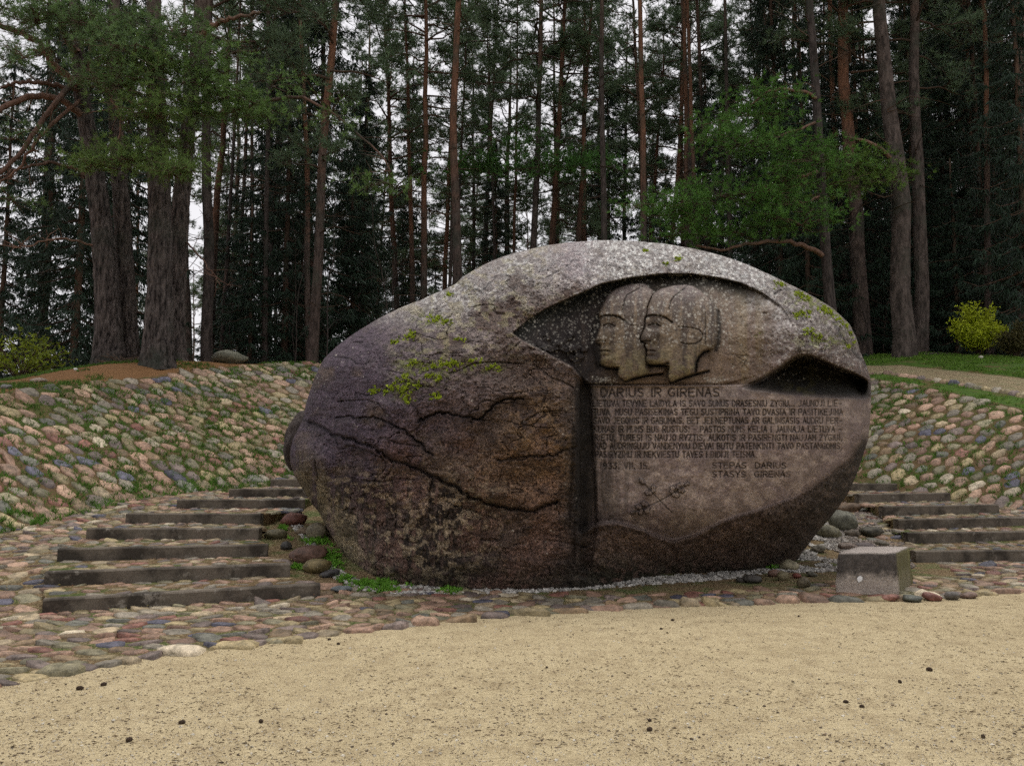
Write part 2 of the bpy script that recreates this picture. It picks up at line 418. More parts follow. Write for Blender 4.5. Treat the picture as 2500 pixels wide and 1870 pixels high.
def place_stones(st, name, parent, limit=300, stuffname='small_cobbles', mesh_mat=None, keep=None):
    """largest in view become separate cobble objects, the rest one stuff part"""
    mesh_mat = mesh_mat or M_STONE
    def shown(s):
        x, y = s[4]; 
        if y < 3: return 0
        z = s[0][-1, 2]; u = U0+x*F/y; v = HOR-(z-CAMZ)*F/y
        if not (-30 < u < 2530 and v < 1900): return 0
        if 720 < u < 2110 and y > 11.5: return 0
        return s[5]/y
    st = sorted(st, key=shown, reverse=True); rest = MB()
    for k, s in enumerate(st):
        if k < limit and shown(s) > 0:
            c = Vector((s[4][0], s[4][1], float(s[0][-1, 2])))
            m = MB(); m.add(s[0]-np.array(c), s[1], s[2], s[3]); o = m.build(name, mesh_mat, parent); o.location = c
        else: rest.add(s[0], s[1], s[2], s[3])
    if rest.n:
        o = rest.build(stuffname, mesh_mat, parent); o['kind'] = 'stuff'

STEPS_L = [((103, 1499), (782, 1457)), ((107, 1428.5), (708, 1405)), ((139, 1368), (653, 1356)), ((210, 1315), (631, 1315.6)),
           ((306, 1276), (635, 1278)), ((431, 1240), (740, 1240)), ((559, 1213), (800, 1213)), ((660, 1187), (860, 1187))]
STEPS_R = [((2237, 1373), (2860, 1366)), ((2217, 1325), (2800, 1318)), ((2194, 1291), (2620, 1283)), ((2158, 1258), (2440, 1252)),
           ((2098, 1226), (2321, 1222)), ((1990, 1198), (2191, 1198))]
def step_world(S, r): return [[np.array(G(*a, k*r)) for a in s] for k, s in enumerate(S)]
SWL = step_world(STEPS_L, .13); SWR = step_world(STEPS_R, .15)
def in_quad(x, y, q):
    ok = np.ones(np.shape(x), bool)
    for k in range(4):
        a = q[k]; b = q[(k+1) % 4]; ok &= ((b[0]-a[0])*(y-a[1])-(b[1]-a[1])*(x-a[0])) > 0
    return ok
def treads(SW):
    out = []
    for k in range(len(SW)):
        L, R = SW[k]
        if k+1 < len(SW): L2, R2 = SW[k+1]
        else: L2, R2 = L+(L-SW[k-1][0])*.9, R+(R-SW[k-1][1])*.9
        out.append([L, R, R2, L2])
    return out
TRL, TRR = treads(SWL), treads(SWR)
def grow(q, g):
    c = sum(q)/4; return [a+(a-c)/np.linalg.norm(a-c)*g for a in q]
def on_steps(x, y):
    m = np.zeros(np.shape(x), bool)
    for q in TRL+TRR: m |= in_quad(x, y, grow(q, .13))
    return m
# boulder footprint and gravel ring around it
BC = (0.92, 11.3)
def ring(x, y): return np.hypot((x-BC[0])/3.75, (y-BC[1])/2.55)     # 1 = rough footprint edge

def slope_in(side):
    def f(x, y):
        z, d, L, e, wr, phi = terr(x, y, True)
        ok = (d > .12) & (e <= .0) & ~on_steps(x, y)
        return ok & ((x < CX) if side < 0 else (x >= CX)) & (y > 7)
    return f
slope_l = empty('cobbled_slope', (-7, 16, 1.8)); tag(slope_l, kind='structure')
slope_r = empty('cobbled_slope', (10, 17, 1.8)); tag(slope_r, kind='structure')
pl = pack(slope_in(-1), (-14, CX, 7, 26), .315, 11)
pr = pack(slope_in(1), (CX, 16, 7, 26), .32, 12)
def vis_filter(p): return p[(p[:, 1] > 8) & (np.abs(p[:, 0]) < .86*p[:, 1]) & ~((p[:, 0] > -.14*p[:, 1]) & (p[:, 0] < .28*p[:, 1]))]
slope_l.location = (0, 0, 0); slope_r.location = (0, 0, 0)
place_stones(stones(vis_filter(pl), .33, .040, .90, 21, tone=1.18), 'cobble', slope_l)
place_stones(stones(vis_filter(pr), .33, .045, .83, 22, tone=1.18), 'cobble', slope_r)

def pav_in(x, y):
    z, d, L, e, wr, phi = terr(x, y, True)
    ey = edge_y(x); right = smooth(0, 3, x)
    return (y > ey+.08) & (d < .05) & ~on_steps(x, y) & (ring(x, y) > 1.04) & ~((ring(x, y) < 1.3) & (y > 10.0)) & (y < lerp(15.5, 16.5, right)) & (np.abs(x) < .82*y+.6) & ~((x > -3.9) & (x < 5.0) & (y > 10.0)) \
        & ~((x > -3.3) & (x < 0) & (y > 8.9)) & ~((x > 3.2) & (x < 5.4) & (y > 9.9))
pp = pack(pav_in, (-12, 12.5, 4.4, 16.5), .205, 31)
paving = empty('cobbled_paving', (0, 0, 0)); tag(paving, kind='structure')
place_stones(stones(pp, .205, .016, .92, 23, sink=.05, tone=.92), 'cobble', paving)
# edging stones along the border of the paving with the sand
eg = MB(); xs = EDGE[0, 0]; edging = empty('edging', (0, 0, 0)); tag(edging, kind='structure')
ep = []; x = -4.6
while x < 6.5:
    w = .2+.16*rng.random(); ep.append((x+w/2, float(edge_y(x+w/2))+.02, w)); x += w*1.02
for (x, y, w) in ep:
    s = stones(np.array([[x, y], [x-w, y-.02], [x+w, y+.02], [x, y+.19], [x, y-.19]]), w, .04+.02*rng.random(), .9, int(rng.integers(1e6)), sink=.05)[0]
    m = MB(); c = np.array([x, y, 0]); m.add(s[0]-c, s[1], s[2], s[3]*1.0); o = m.build('cobble', M_STONE, edging); o.location = c
# a line of kerb stones beside the upper path on the right
line = empty('path_edging', (0, 0, 0)); tag(line, kind='structure')
for a in np.arange(36, 70, .85):
    L = float(np.interp(a, *Lphi)); ca, sa = math.cos(math.radians(a)), math.sin(math.radians(a))
    r = 9.2+L+1.55; x, y = CX+r*ca, YS+r*sa
    s = stones(np.array([[x, y], [x-sa*.3, y+ca*.3], [x+sa*.3, y-ca*.3], [x+ca*.22, y+sa*.22], [x-ca*.22, y-sa*.22]]), .3, .09, .9, int(rng.integers(1e6)))[0]
    m = MB(); c = np.array([x, y, s[0][-1, 2]]); m.add(s[0]-c, s[1], s[2], s[3]*1.15+.03); o = m.build('kerb_stone', M_STONE, line); o.location = c

# ------------------------------------------------------------------ steps
def bevel_block(mb, A, B, thick, z0, z1, bev=.014, n=40, seed=0):
    """a long cast slab from A to B (front edge), going back by thick, worn a little along its edges"""
    A = np.array(A); B = np.array(B); d = B-A; L = np.linalg.norm(d); d = d/L; bk = np.array([-d[1], d[0]])
    prof = [(0, z0), (0, z1-bev), (bev, z1), (thick-bev, z1), (thick, z1-bev), (thick, z0)]
    t = np.linspace(0, 1, n); V = []
    for k, s in enumerate(t):
        for (f, z) in prof:
            wob = .004*vnoise(s*9+seed*3.1, f*20+z*9, seed)+.006*vnoise(s*31+seed*1.7, f*20+z*9, seed+1)
            p = A+d*L*s+bk*(f+wob); V.append((p[0], p[1], z+wob*.5*(z > z0)))
    m = len(prof); i = np.arange(n-1)[:, None]*m; j = np.arange(m-1)[None]
    q = np.stack([i+j, i+m+j, i+m+j+1, i+j+1], -1).reshape(-1, 4)
    t1 = [(0, k, k+1) for k in range(1, m-1)]; b0 = (n-1)*m; t2 = [(b0, b0+k+1, b0+k) for k in range(1, m-1)]
    mb.add(V, t1+t2, q)
def staircase(SW, TR, r, label, seed):
    root = empty('staircase', (float(SW[0][0][0]), float(SW[0][0][1]), 0)); base = np.array(root.location)
    tag(root, label, 'steps')
    for k in range(len(SW)):
        z1 = (k+1)*r; L, R = SW[k]; m = MB()
        bevel_block(m, L-base[:2], R-base[:2], .13, k*r-.12, z1, seed=seed+k)
        st = m.build('step', M_CONC, root, shade=False)
        q = [a for a in TR[k]]; d = (R-L)/np.linalg.norm(R-L); bk = np.array([-d[1], d[0]])
        tm = MB(); q2 = [q[0]+bk*.12, q[1]+bk*.12, q[2]+bk*.05+d*.0, q[3]+bk*.05]
        V = [(a[0]-base[0], a[1]-base[1], z1-.012) for a in q2]+[(a[0]-base[0], a[1]-base[1], k*r-.15) for a in q2]
        tm.add(V, None, [(0, 1, 2, 3), (1, 5, 6, 2), (0, 3, 7, 4), (2, 6, 7, 3)], (.3, .0, .12))
        tm.build('tread', M_GROUND, st, shade=False)
        qi = [q[0]+bk*.22+d*.05, q[1]+bk*.22-d*.05, q[2]-bk*.02-d*.05, q[3]-bk*.02+d*.05]
        lo = np.min(qi, 0); hi = np.max(qi, 0)
        ins = lambda x, y, qi=qi: in_quad(x, y, qi) & (np.abs(x) < .68*y)
        pts = pack(ins, (lo[0], hi[0], lo[1], hi[1]), .21, seed*7+k)
        if len(pts) < 3: continue
        ss = stones(pts, .21, .024, .84, seed*9+k, zf=lambda x, y, z=z1: z-.026, sink=.02)
        for s in ss:
            c = np.array([s[4][0], s[4][1], z1-.014]); m = MB(); m.add(s[0]-c, s[1], s[2], s[3]*.85); o = m.build('cobble', M_STONE, st)
            o.location = c-base
    return root
staircase(SWL, TRL, .13, 'flight of wide low concrete steps with cobbled treads, left of the carved boulder', 3)
staircase(SWR, TRR, .15, 'flight of low concrete steps climbing behind the block, right of the carved boulder', 5)

# ------------------------------------------------------------------ the carved boulder
K = 2500/2212.0
OUT = [(700,775),(735,742),(790,705),(850,672),(910,648),(960,626),(985,613),(998,600),(1030,580),(1080,557),(1140,540),(1200,528),(1260,522),(1330,520),
       (1400,524),(1470,533),(1530,545),(1590,563),(1650,588),(1700,612),(1750,637),(1800,667),(1835,700),(1850,730),(1858,760),(1872,790),(1881,820),(1882,860),
       (1880,900),(1875,950),(1862,990),(1850,1025),(1832,1065),(1800,1110),(1765,1150),(1735,1190),(1670,1275),(1560,1350),(1450,1395),(1250,1420),(1050,1400),
       (900,1355),(820,1300),(765,1228),(730,1180),(712,1150),(700,1127),(688,1105),(668,1080),(650,1050),(635,1025),(627,1000),(626,975),(632,950),(645,925),
       (656,900),(660,875),(668,850),(680,815)]
OUT = np.array(OUT)*K
BU, BV = 1250*K, 905*K
pa = np.arctan2(OUT[:, 1]-BV, OUT[:, 0]-BU); prr = np.hypot(OUT[:, 0]-BU, OUT[:, 1]-BV); od = np.argsort(pa)
pa = pa[od]; prr = prr[od]; pa = np.concatenate([pa-2*PI, pa, pa+2*PI]); prr = np.tile(prr, 3)
def Rout(a): return np.interp(a, pa, prr)
YC, TB = 11.2, 2.62
def body(u, v, s):
    w = 1.45*smooth(1190, 1440, v)*(1-.8*smooth(1100, 1850, u)); return YC-w-(TB-w)*np.clip(1-s**3.0, 0, 1)**.47+.95*smooth(1230, 1420, v)*smooth(1280, 1680, u)
# raster of depth offsets (metres, + = cut away) and colours, one cell per photograph pixel
X0, Y0, NX, NY = 660, 560, 1500, 1100
uu, vv = np.meshgrid(np.arange(NX)+X0, np.arange(NY)+Y0)
uu = uu.astype(float); vv = vv.astype(float)
def blur(a, s):
    if s < .4: return a
    n = int(3*s)+1; k = np.exp(-.5*(np.arange(-n, n+1)/s)**2); k /= k.sum()
    def c1(x): 
        p = np.pad(x, ((n, n), (0, 0)), 'edge'); o = np.zeros_like(x)
        for i, w in enumerate(k): o += w*p[i:i+x.shape[0]]
        return o
    return c1(c1(a).T).T
def win(pts, pad):
    p = np.asarray(pts, float); x0 = int(max(p[:, 0].min()-pad-X0, 0)); x1 = int(min(p[:, 0].max()+pad-X0, NX)); y0 = int(max(p[:, 1].min()-pad-Y0, 0)); y1 = int(min(p[:, 1].max()+pad-Y0, NY))
    return slice(y0, max(y1, y0+1)), slice(x0, max(x1, x0+1))
def poly(pts, soft=0):
    p = np.asarray(pts, float); sl = win(p, 3*soft+4); x = uu[sl]; y = vv[sl]; ins = np.zeros(x.shape, bool)
    for i in range(len(p)):
        (x1, y1), (x2, y2) = p[i], p[(i+1) % len(p)]
        if y1 == y2: continue
        c = ((y1 > y) != (y2 > y)) & (x < (x2-x1)*(y-y1)/(y2-y1)+x1); ins ^= c
    out = np.zeros(uu.shape); out[sl] = blur(ins.astype(float), soft); return out
def pdist(pts, pad):
    p = np.asarray(pts, float); sl = win(p, pad); x = uu[sl]; y = vv[sl]; d = np.full(x.shape, 1e9)
    for (x1, y1), (x2, y2) in zip(p[:-1], p[1:]):
        L = (x2-x1)**2+(y2-y1)**2+1e-9; t = np.clip(((x-x1)*(x2-x1)+(y-y1)*(y2-y1))/L, 0, 1)
        d = np.minimum(d, np.hypot(x-x1-t*(x2-x1), y-y1-t*(y2-y1)))
    return sl, d
D = np.zeros(uu.shape); dirt_shade = np.zeros(uu.shape)  # second mask: groove dirt together with painted crease shade
def groove(pts, w, depth, dk=.6):
    sl, d = pdist(pts, w*3+2); g = np.exp(-(d/w)**2); D[sl] += depth*g; dirt_shade[sl] = np.maximum(dirt_shade[sl], dk*np.exp(-(d/(w*.9))**2))
def lens_px(pts): return [(a*K, b*K) for a, b in pts]
z3 = lambda pts: [(680+.3625*a, 850+.3625*b) for a, b in pts]
z4 = lambda pts: [(1420+.1813*a, 660+.1813*b) for a, b in pts]
z6 = lambda pts: [(1750+.2659*a, 640+.2659*b) for a, b in pts]
zt = lambda pts: [(1400+.339*a, 900+.339*b) for a, b in pts]
# --- natural relief
nat = 1.0
D += .20*fbm(uu/260, vv/200, 2, 31)+.12*fbm(uu/95, vv/70, 2, 33)
_r1 = np.abs(fbm(uu/75+.4*fbm(uu/30, vv/30, 2, 44), vv/42, 2, 41)); _r2 = np.abs(fbm(uu/38+.5*fbm(uu/16, vv/16, 2, 45), vv/24, 2, 43))
RG = (np.clip(1-_r1/.022, 0, 1)*smooth(-.05, .15, fbm(uu/120, vv/120, 2, 46))+.7*np.clip(1-_r2/.022, 0, 1)*smooth(0, .2, fbm(uu/100, vv/90, 2, 47)))*smooth(1420, 1350, uu)
fine = .055*fbm(uu/38, vv/28, 3, 35)+.026*fbm(uu/10, vv/8, 3, 37)+RG*.045
pit = np.clip(fbm(uu/5.5, vv/5, 2, 39)-.16, 0, 1)*.05
# bulges
def bulge(cx, cy, rx, ry, h):
    global D
    D -= h*np.exp(-(((uu-cx)/rx)**2+((vv-cy)/ry)**2)**1.5)
bulge(1310, 1060, 130, 130, .16); bulge(1060, 985, 150, 70, .08); bulge(900, 960, 140, 60, .06); bulge(1150, 870, 240, 100, .05); bulge(1250, 1260, 160, 60, .05)
bulge(960, 1085, 60, 30, .06); bulge(1985, 820, 130, 55, .10)
# folds and cracks
fold_shade = np.zeros(uu.shape)
def fold(pts, w, depth, step, dk=.8):
    """a crack whose upper lip stands proud of the lower one"""
    global D
    q = []
    for (a, b), (a2, b2) in zip(pts[:-1], pts[1:]):
        for t_ in np.arange(0, 1, .25): q.append((a+(a2-a)*t_+rng.normal(0, 2.2), b+(b2-b)*t_+rng.normal(0, 2.2)))
    q.append(pts[-1]); groove(q, w*.55, depth*.9, dk*.8)
    sl, d = pdist([(a, b+w*1.2) for a, b in q], 60); fold_shade[sl] = np.maximum(fold_shade[sl], .55*np.exp(-(d/(w*2.0))**2))  # shade below the proud lip, painted into the colour
    low = np.array([(a, b+26) for a, b in q]); sl, d = pdist(low, 90); D[sl] += step*.55*np.exp(-(d/34)**2)
    up = np.array([(a, b-22) for a, b in q]); sl, d = pdist(up, 90); D[sl] -= step*.35*np.exp(-(d/36)**2)
bulge(1000, 1010, 150, 45, .07); bulge(1120, 950, 120, 45, .07); bulge(900, 1075, 110, 50, .07)
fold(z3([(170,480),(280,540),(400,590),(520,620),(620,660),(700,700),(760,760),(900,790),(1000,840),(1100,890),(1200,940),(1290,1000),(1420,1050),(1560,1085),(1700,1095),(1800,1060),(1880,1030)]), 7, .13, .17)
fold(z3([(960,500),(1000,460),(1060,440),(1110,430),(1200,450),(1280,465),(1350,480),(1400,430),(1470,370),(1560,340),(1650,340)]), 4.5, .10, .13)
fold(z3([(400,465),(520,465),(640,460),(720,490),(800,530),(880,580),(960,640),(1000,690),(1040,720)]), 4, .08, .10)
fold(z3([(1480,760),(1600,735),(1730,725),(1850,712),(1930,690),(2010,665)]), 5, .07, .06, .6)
groove(z3([(930,545),(955,520),(965,495)]), 3, .04)
for pts in ([(720,150),(780,160),(860,180),(900,210),(960,250)], [(520,300),(600,320),(700,290),(780,240),(850,220),(930,250),(1040,265)], [(1150,170),(1220,150),(1300,110),(1390,96),(1480,95),(1640,105)],
            [(1720,110),(1760,140),(1800,170),(1850,205),(1900,220),(1980,260)], [(1130,1030),(1180,1060),(1300,1090),(1400,1130),(1470,1150)], [(700,880),(740,850),(760,820),(780,780)],
            [(1800,1290),(1880,1300),(1950,1310),(2070,1340)], [(1040,880),(1020,960),(1018,1040)], [(400,690),(480,660),(560,680),(700,740)], [(250,600),(330,570),(380,600),(400,650)],
            [(690,600),(800,640),(950,660)], [(400,360),(520,350),(600,350),(680,380),(720,440)], [(860,340),(940,420),(940,470)], [(560,890),(700,900),(800,880),(930,885)],
            [(1640,500),(1760,430),(1900,420)], [(1120,1150),(1150,1110)], [(240,720),(260,860),(330,960)], [(380,60),(480,70),(530,110)]):
    groove(z3(pts), 1.6+rng.random(), .02+.02*rng.random(), .55)
groove(lens_px([(1180,600),(1225,575),(1240,560)]), 2, .02); groove(lens_px([(990,612),(1040,630),(1070,600)]), 2, .015)
groove(z6([(530,300),(560,270),(640,245),(760,260)]), 3, .05); groove(z6([(1080,560),(1150,700),(1230,800),(1330,900),(1380,960)]), 5, .05)
groove(lens_px([(1560,1000),(1600,1010)]), 1.2, .004)
for pts in ([(100,850),(160,845),(215,860),(290,855)], [(180,860),(240,900),(200,940)], [(240,820),(290,870),(230,960)]): groove(z6(pts), 1.6, .02, .5)
# --- the cut face: everything right of the straight left edge is carved flat
lens = lens_px([(1108,720),(1140,692),(1180,667),(1240,641),(1300,614),(1360,601),(1430,592),(1490,592),(1550,600),(1600,612),(1645,632),(1690,665),(1725,720),(1720,790),(1640,830),
                (1560,832),(1262,832),(1254,814),(1236,792),(1180,762),(1130,736)])
panel = lens_px([(1252,812),(1262,832),(1560,832),(1640,812),(1700,790),(1790,800),(1890,840),(1890,940),(1862,962),(1838,988),(1800,1018),(1765,1048),(1720,1072),(1650,1098),(1600,1112),(1555,1128),
                 (1500,1156),(1455,1168),(1420,1158),(1380,1140),(1330,1128),(1290,1132),(1250,1150)])
strip = lens_px([(1247,812),(1252,1230),(1275,1232),(1290,1140),(1275,835)])
Ml = poly(lens, 1.3); Mp = poly(panel, 2.5); Mp2 = poly(panel, 9); Ms = poly(strip, 3)
fu = np.clip((uu-1255*K)/(500*K), 0, 1)
fl = np.clip((uu-1108*K)/(150*K), 0, 1)
topfade = np.clip((1720*K-uu)/(250*K), 0, 1)**.8
base_amp = 1-np.maximum(Ml*.92*smooth(1720*K, 1480*K, uu), Mp)
D = D*np.maximum(base_amp, .12)+ (fine+pit)*np.maximum(base_amp, .25)
Ledge = np.clip((vv-590*K)/(240*K), 0, 1)
D += Ml*(.12+.30*fl)*(1-.45*Ledge)*(.02+.98*topfade)
D += Mp*(.26*(1-fu)**1.2+.035)+.12*Ms
D += poly(lens_px([(1262,830),(1590,830),(1590,870),(1262,870)]), 4)*.03
# rough rim below the panel
groove([(a*K, b*K+6) for a, b in [(1262,1150),(1330,1132),(1380,1145),(1455,1172),(1500,1160),(1600,1114),(1720,1076),(1800,1022),(1862,966)]], 9, .03, .25)
# vertical saw edge left of the panel
groove(lens_px([(1246,815),(1247,1000),(1243,1110),(1238,1215)]), 5, .05, .3)
groove(z3([(1990,540),(1975,800),(1960,1000),(1960,1210)]), 7, .04, .5)
# hollow on the right with an overhanging roof
hol = z6([(200,1150),(300,1120),(400,1080),(480,1030),(560,985),(640,925),(700,885),(770,862),(850,862),(950,900),(1030,935),(1100,968),(1250,1025),(1330,1060),(1420,1110),(1430,1260),(1000,1245),(600,1210),(330,1185)])
Mh = poly(hol, 2.2); hx = [a for a, b in hol[:15]]; hy = [b for a, b in hol[:15]]
rt = np.interp(uu, hx, hy); bt = np.interp(uu, [1800, 1910, 2016, 2130], [950, 962, 971, 976])
dep = np.clip((bt-vv)/np.maximum(bt-rt, 14), 0, 1)
D += Mh*1.15*dep**.6*smooth(1800, 1960, uu)*(1-.0*uu)+Mh*.12*dep
D += -.06*np.exp(-((vv-(rt-16))/16)**2)*smooth(1850, 1930, uu)*(1-smooth(2080, 2120, uu))

# --- the two carved heads in profile
HR = z4([(1200,212),(1300,203),(1400,196),(1500,215),(1600,280),(1700,370),(1780,480),(1820,600),(1835,800),(1815,980),(1770,1060),(1690,1075),(1630,1100),(1570,1165),(1540,1240),(1528,1380),
         (1400,1425),(1200,1510),(1160,1430),(1180,1290),(1100,1275),(900,1268),(872,1235),(858,1190),(880,1140),(872,1110),(885,1075),(858,1050),(850,1010),(868,985),(800,960),(782,925),(800,880),(835,800),
         (855,740),(848,690),(862,640),(880,590),(888,500),(925,400),(960,320),(1050,262)])
HL = z4([(780,170),(860,190),(920,240),(1000,300),(1000,700),(900,800),(900,1250),(905,1385),(880,1405),(700,1450),(600,1492),(500,1440),(480,1380),(500,1300),(440,1312),(330,1300),(268,1275),(245,1230),(262,1170),(245,1120),
         (262,1090),(245,1050),(262,1020),(255,1000),(190,970),(183,950),(205,890),(232,820),(258,745),(248,690),(235,640),(235,590),(258,520),(300,430),(340,360),(400,290),(480,240),(600,200)])
NKR = z4([(1200,1510),(1400,1430),(1700,1345),(1695,1140),(1640,1090),(1540,1180),(1400,1280)])
NKL = z4([(600,1492),(700,1450),(900,1400),(1090,1385),(1150,1300),(1000,1200),(880,1260),(600,1350)])
aR = poly(HR, 1.1); aRs = poly(HR, 9); aL = poly(HL, 1.1); aLs = poly(HL, 9); nR = poly(NKR, 1.0); nL = poly(NKL, 1.0)
aL = aL*(1-aR); aLs = aLs*(1-aR)
ow = .10+.10*fl
hl = np.maximum(aL*.12+aLs*.11, nL*.11); hr = aR*.16+aRs*.13
D -= np.maximum(np.maximum(hl, nR*.11), hr)*1.0
def bas(cx, cy, rx, ry, h, m=None):
    global D
    cx, cy = z4([(cx, cy)])[0]; g = h*np.exp(-(((uu-cx)/(rx*.1813))**2+((vv-cy)/(ry*.1813))**2)); D -= g if m is None else g*m
for ox, m in ((0, aR), (-610, aL)):
    bas(1000+ox, 590, 190, 40, .045, m)          # brow
    bas(985+ox, 740, 95, 42, -.055, m)           # eye socket
    bas(985+ox, 735, 50, 20, .03, m)             # eyeball
    bas(860+ox, 900, 60, 75, .045, m)            # nose
    bas(1010+ox, 840, 90, 60, .03, m)            # cheekbone
    bas(960+ox, 1000, 60, 30, -.025, m)
    bas(930+ox, 1060, 60, 20, .025, m); bas(930+ox, 1110, 55, 20, .022, m)   # lips
    bas(930+ox, 1200, 80, 50, .035, m)           # chin
    groove(z4([(850+ox,660),(880+ox,622),(950+ox,606),(1050+ox,612),(1130+ox,640),(1215+ox,700)]), 2.2, .045, .9)
    groove(z4([(900+ox,745),(950+ox,725),(1010+ox,725),(1060+ox,755)]), 1.5, .03, .9)
    groove(z4([(880+ox,780),(960+ox,772),(1030+ox,775)]), 1.0, .012, .5)
    groove(z4([(800+ox,960),(860+ox,950),(930+ox,955)]), 1.6, .03, .8); groove(z4([(870+ox,1085),(930+ox,1078),(990+ox,1090)]), 1.2, .022, .8)
    groove(z4([(880+ox,1150),(930+ox,1145),(980+ox,1150)]), 1.3, .015, .4)
groove(z4([(1425,205),(1370,260),(1320,300),(1240,360),(1200,420),(1180,520)]), 1.7, .028, .8)
groove(z4([(815,215),(760,250),(690,290),(610,335),(580,400),(560,480),(545,560)]), 1.7, .028, .8)
groove(z4([(1665,560),(1668,700),(1668,850),(1668,1000)]), 1.2, .02, .8)
groove(z4([(1300,760),(1380,762),(1480,775),(1580,800),(1625,850),(1632,900),(1600,950),(1540,985),(1440,995),(1340,975)]), 1.5, .024, .8)
groove(z4([(660,735),(740,745),(820,750)]), 1.0, .012, .2); groove(z4([(880,1275),(980,1285),(1100,1275),(1160,1250)]), 3.2, .05, .9)
groove(z4([(260,1285),(360,1320),(450,1320),(490,1330)]), 3.2, .05, .9); groove(z4([(1530,1380),(1535,1250),(1570,1170),(1640,1100),(1700,1080)]), 3.0, .05, .9)
groove(z4([(1195,1515),(1400,1440),(1705,1355)]), 2.6, .07, 1.0); groove(z4([(590,1497),(700,1458),(900,1412),(1090,1392)]), 2.4, .06, 1.0)
groove(z4([(1840,560),(1855,800),(1838,990),(1800,1075)]), 5, .05, .8); groove(z4([(215,640),(170,800),(150,960),(200,1150),(230,1290)]), 7, .05, .7)
# twigs with leaves: left of the heads and under the writing
def twig(cx, cy, arms, ll, raise_, gw=1.0, dk=.25):
    for (dx, dy, nl) in arms:
        groove([(cx, cy), (cx+dx*.5, cy+dy*.5+1), (cx+dx, cy+dy)], gw, .010, dk)
        L = math.hypot(dx, dy); ex, ey = dx/L, dy/L
        for k in range(nl):
            f = .45+.55*k/max(nl-1, 1); px, py = cx+dx*f, cy+dy*f
            for s in ((-1, 1) if k < nl-1 else (0,)):
                a = math.atan2(ey, ex)+s*.75; l = ll*(1-.15*k); tx, ty = px+math.cos(a)*l, py+math.sin(a)*l; w = l*.34
                nx, ny = -math.sin(a)*w, math.cos(a)*w
                leaf = [(px, py), (px+.25*(tx-px)+nx*.8, py+.25*(ty-py)+ny*.8), (px+.45*(tx-px)+nx*.5, py+.45*(ty-py)+ny*.5), (px+.65*(tx-px)+nx, py+.65*(ty-py)+ny), (tx, ty),
                        (px+.65*(tx-px)-nx, py+.65*(ty-py)-ny), (px+.45*(tx-px)-nx*.5, py+.45*(ty-py)-ny*.5), (px+.25*(tx-px)-nx*.8, py+.25*(ty-py)-ny*.8)]
                global D
                D -= raise_*poly(leaf, 1.1); groove(leaf+leaf[:1], 1.1, .009, dk); groove([(px, py), (tx, ty)], .7, .006, dk)
twig(1612, 1222, [(58,-36,3),(-38,-40,2),(-60,26,3),(30,30,0)], 23, .055, 1.5, .9)
twig(1362, 880, [(-55,-30,3),(-20,-48,2),(25,-48,2),(55,-22,3)], 32, .06, 1.6, .2)

# --- the inscription, cut with a stroke alphabet
GL = {'A': ['0,1 .5,0 1,1', '.2,.62 .8,.62'], 'B': ['0,0 0,1 .7,1 .95,.85 .95,.65 .7,.5 0,.5', '0,0 .65,0 .88,.12 .88,.36 .65,.5'], 'C': ['.95,.12 .6,0 .25,.08 0,.35 0,.65 .25,.92 .6,1 .95,.88'],
      'D': ['0,0 0,1 .5,1 .9,.78 1,.5 .9,.22 .5,0 0,0'], 'E': ['.85,0 0,0 0,1 .85,1', '0,.5 .7,.5'], 'G': ['.95,.12 .6,0 .25,.08 0,.35 0,.65 .25,.92 .6,1 .95,.88 .95,.55 .6,.55'], 'I': ['.5,0 .5,1'],
      'J': ['.8,0 .8,.8 .55,1 .2,.95'], 'K': ['0,0 0,1', '.9,0 0,.55', '.25,.4 .95,1'], 'L': ['0,0 0,1 .85,1'], 'M': ['0,1 0,0 .5,.6 1,0 1,1'], 'N': ['0,1 0,0 .95,1 .95,0'],
      'O': ['.5,0 .12,.15 0,.5 .12,.85 .5,1 .88,.85 1,.5 .88,.15 .5,0'], 'P': ['0,1 0,0 .7,0 .95,.15 .95,.4 .7,.55 0,.55'], 'Q': ['.5,0 .12,.15 0,.5 .12,.85 .5,1 .88,.85 1,.5 .88,.15 .5,0', '.7,.8 1,1.1'],
      'R': ['0,1 0,0 .7,0 .95,.15 .95,.38 .7,.52 0,.52', '.45,.52 .95,1'], 'S': ['.9,.1 .5,0 .12,.1 .1,.35 .5,.5 .9,.65 .88,.9 .5,1 .08,.9'], 'T': ['0,0 1,0', '.5,0 .5,1'], 'U': ['0,0 0,.75 .25,1 .7,1 .95,.75 .95,0'],
      'V': ['0,0 .5,1 1,0'], 'Y': ['0,0 .5,.5 1,0', '.5,.5 .5,1'], 'Z': ['0,0 .95,0 0,1 .95,1'], 'X': ['0,0 1,1', '1,0 0,1'], '.': ['.4,.95 .5,1'], ',': ['.5,.9 .35,1.2'], '-': ['.1,.55 .9,.55'], ':': ['.5,.3 .5,.35', '.5,.9 .5,.95'],
      '1': ['.2,.2 .5,0 .5,1'], '9': ['.9,.3 .6,.5 .15,.45 .1,.12 .5,0 .9,.15 .9,.6 .5,1'], '3': ['.1,0 .9,0 .45,.4 .9,.6 .85,.9 .5,1 .1,.9'], '5': ['.85,0 .15,0 .1,.45 .6,.42 .9,.65 .8,.92 .4,1 .08,.9'], '!': ['.5,0 .5,.7', '.5,.95 .5,1']}
NARROW = {'I': .3, '.': .35, ',': .35, ':': .3, '1': .5, '!': .35}
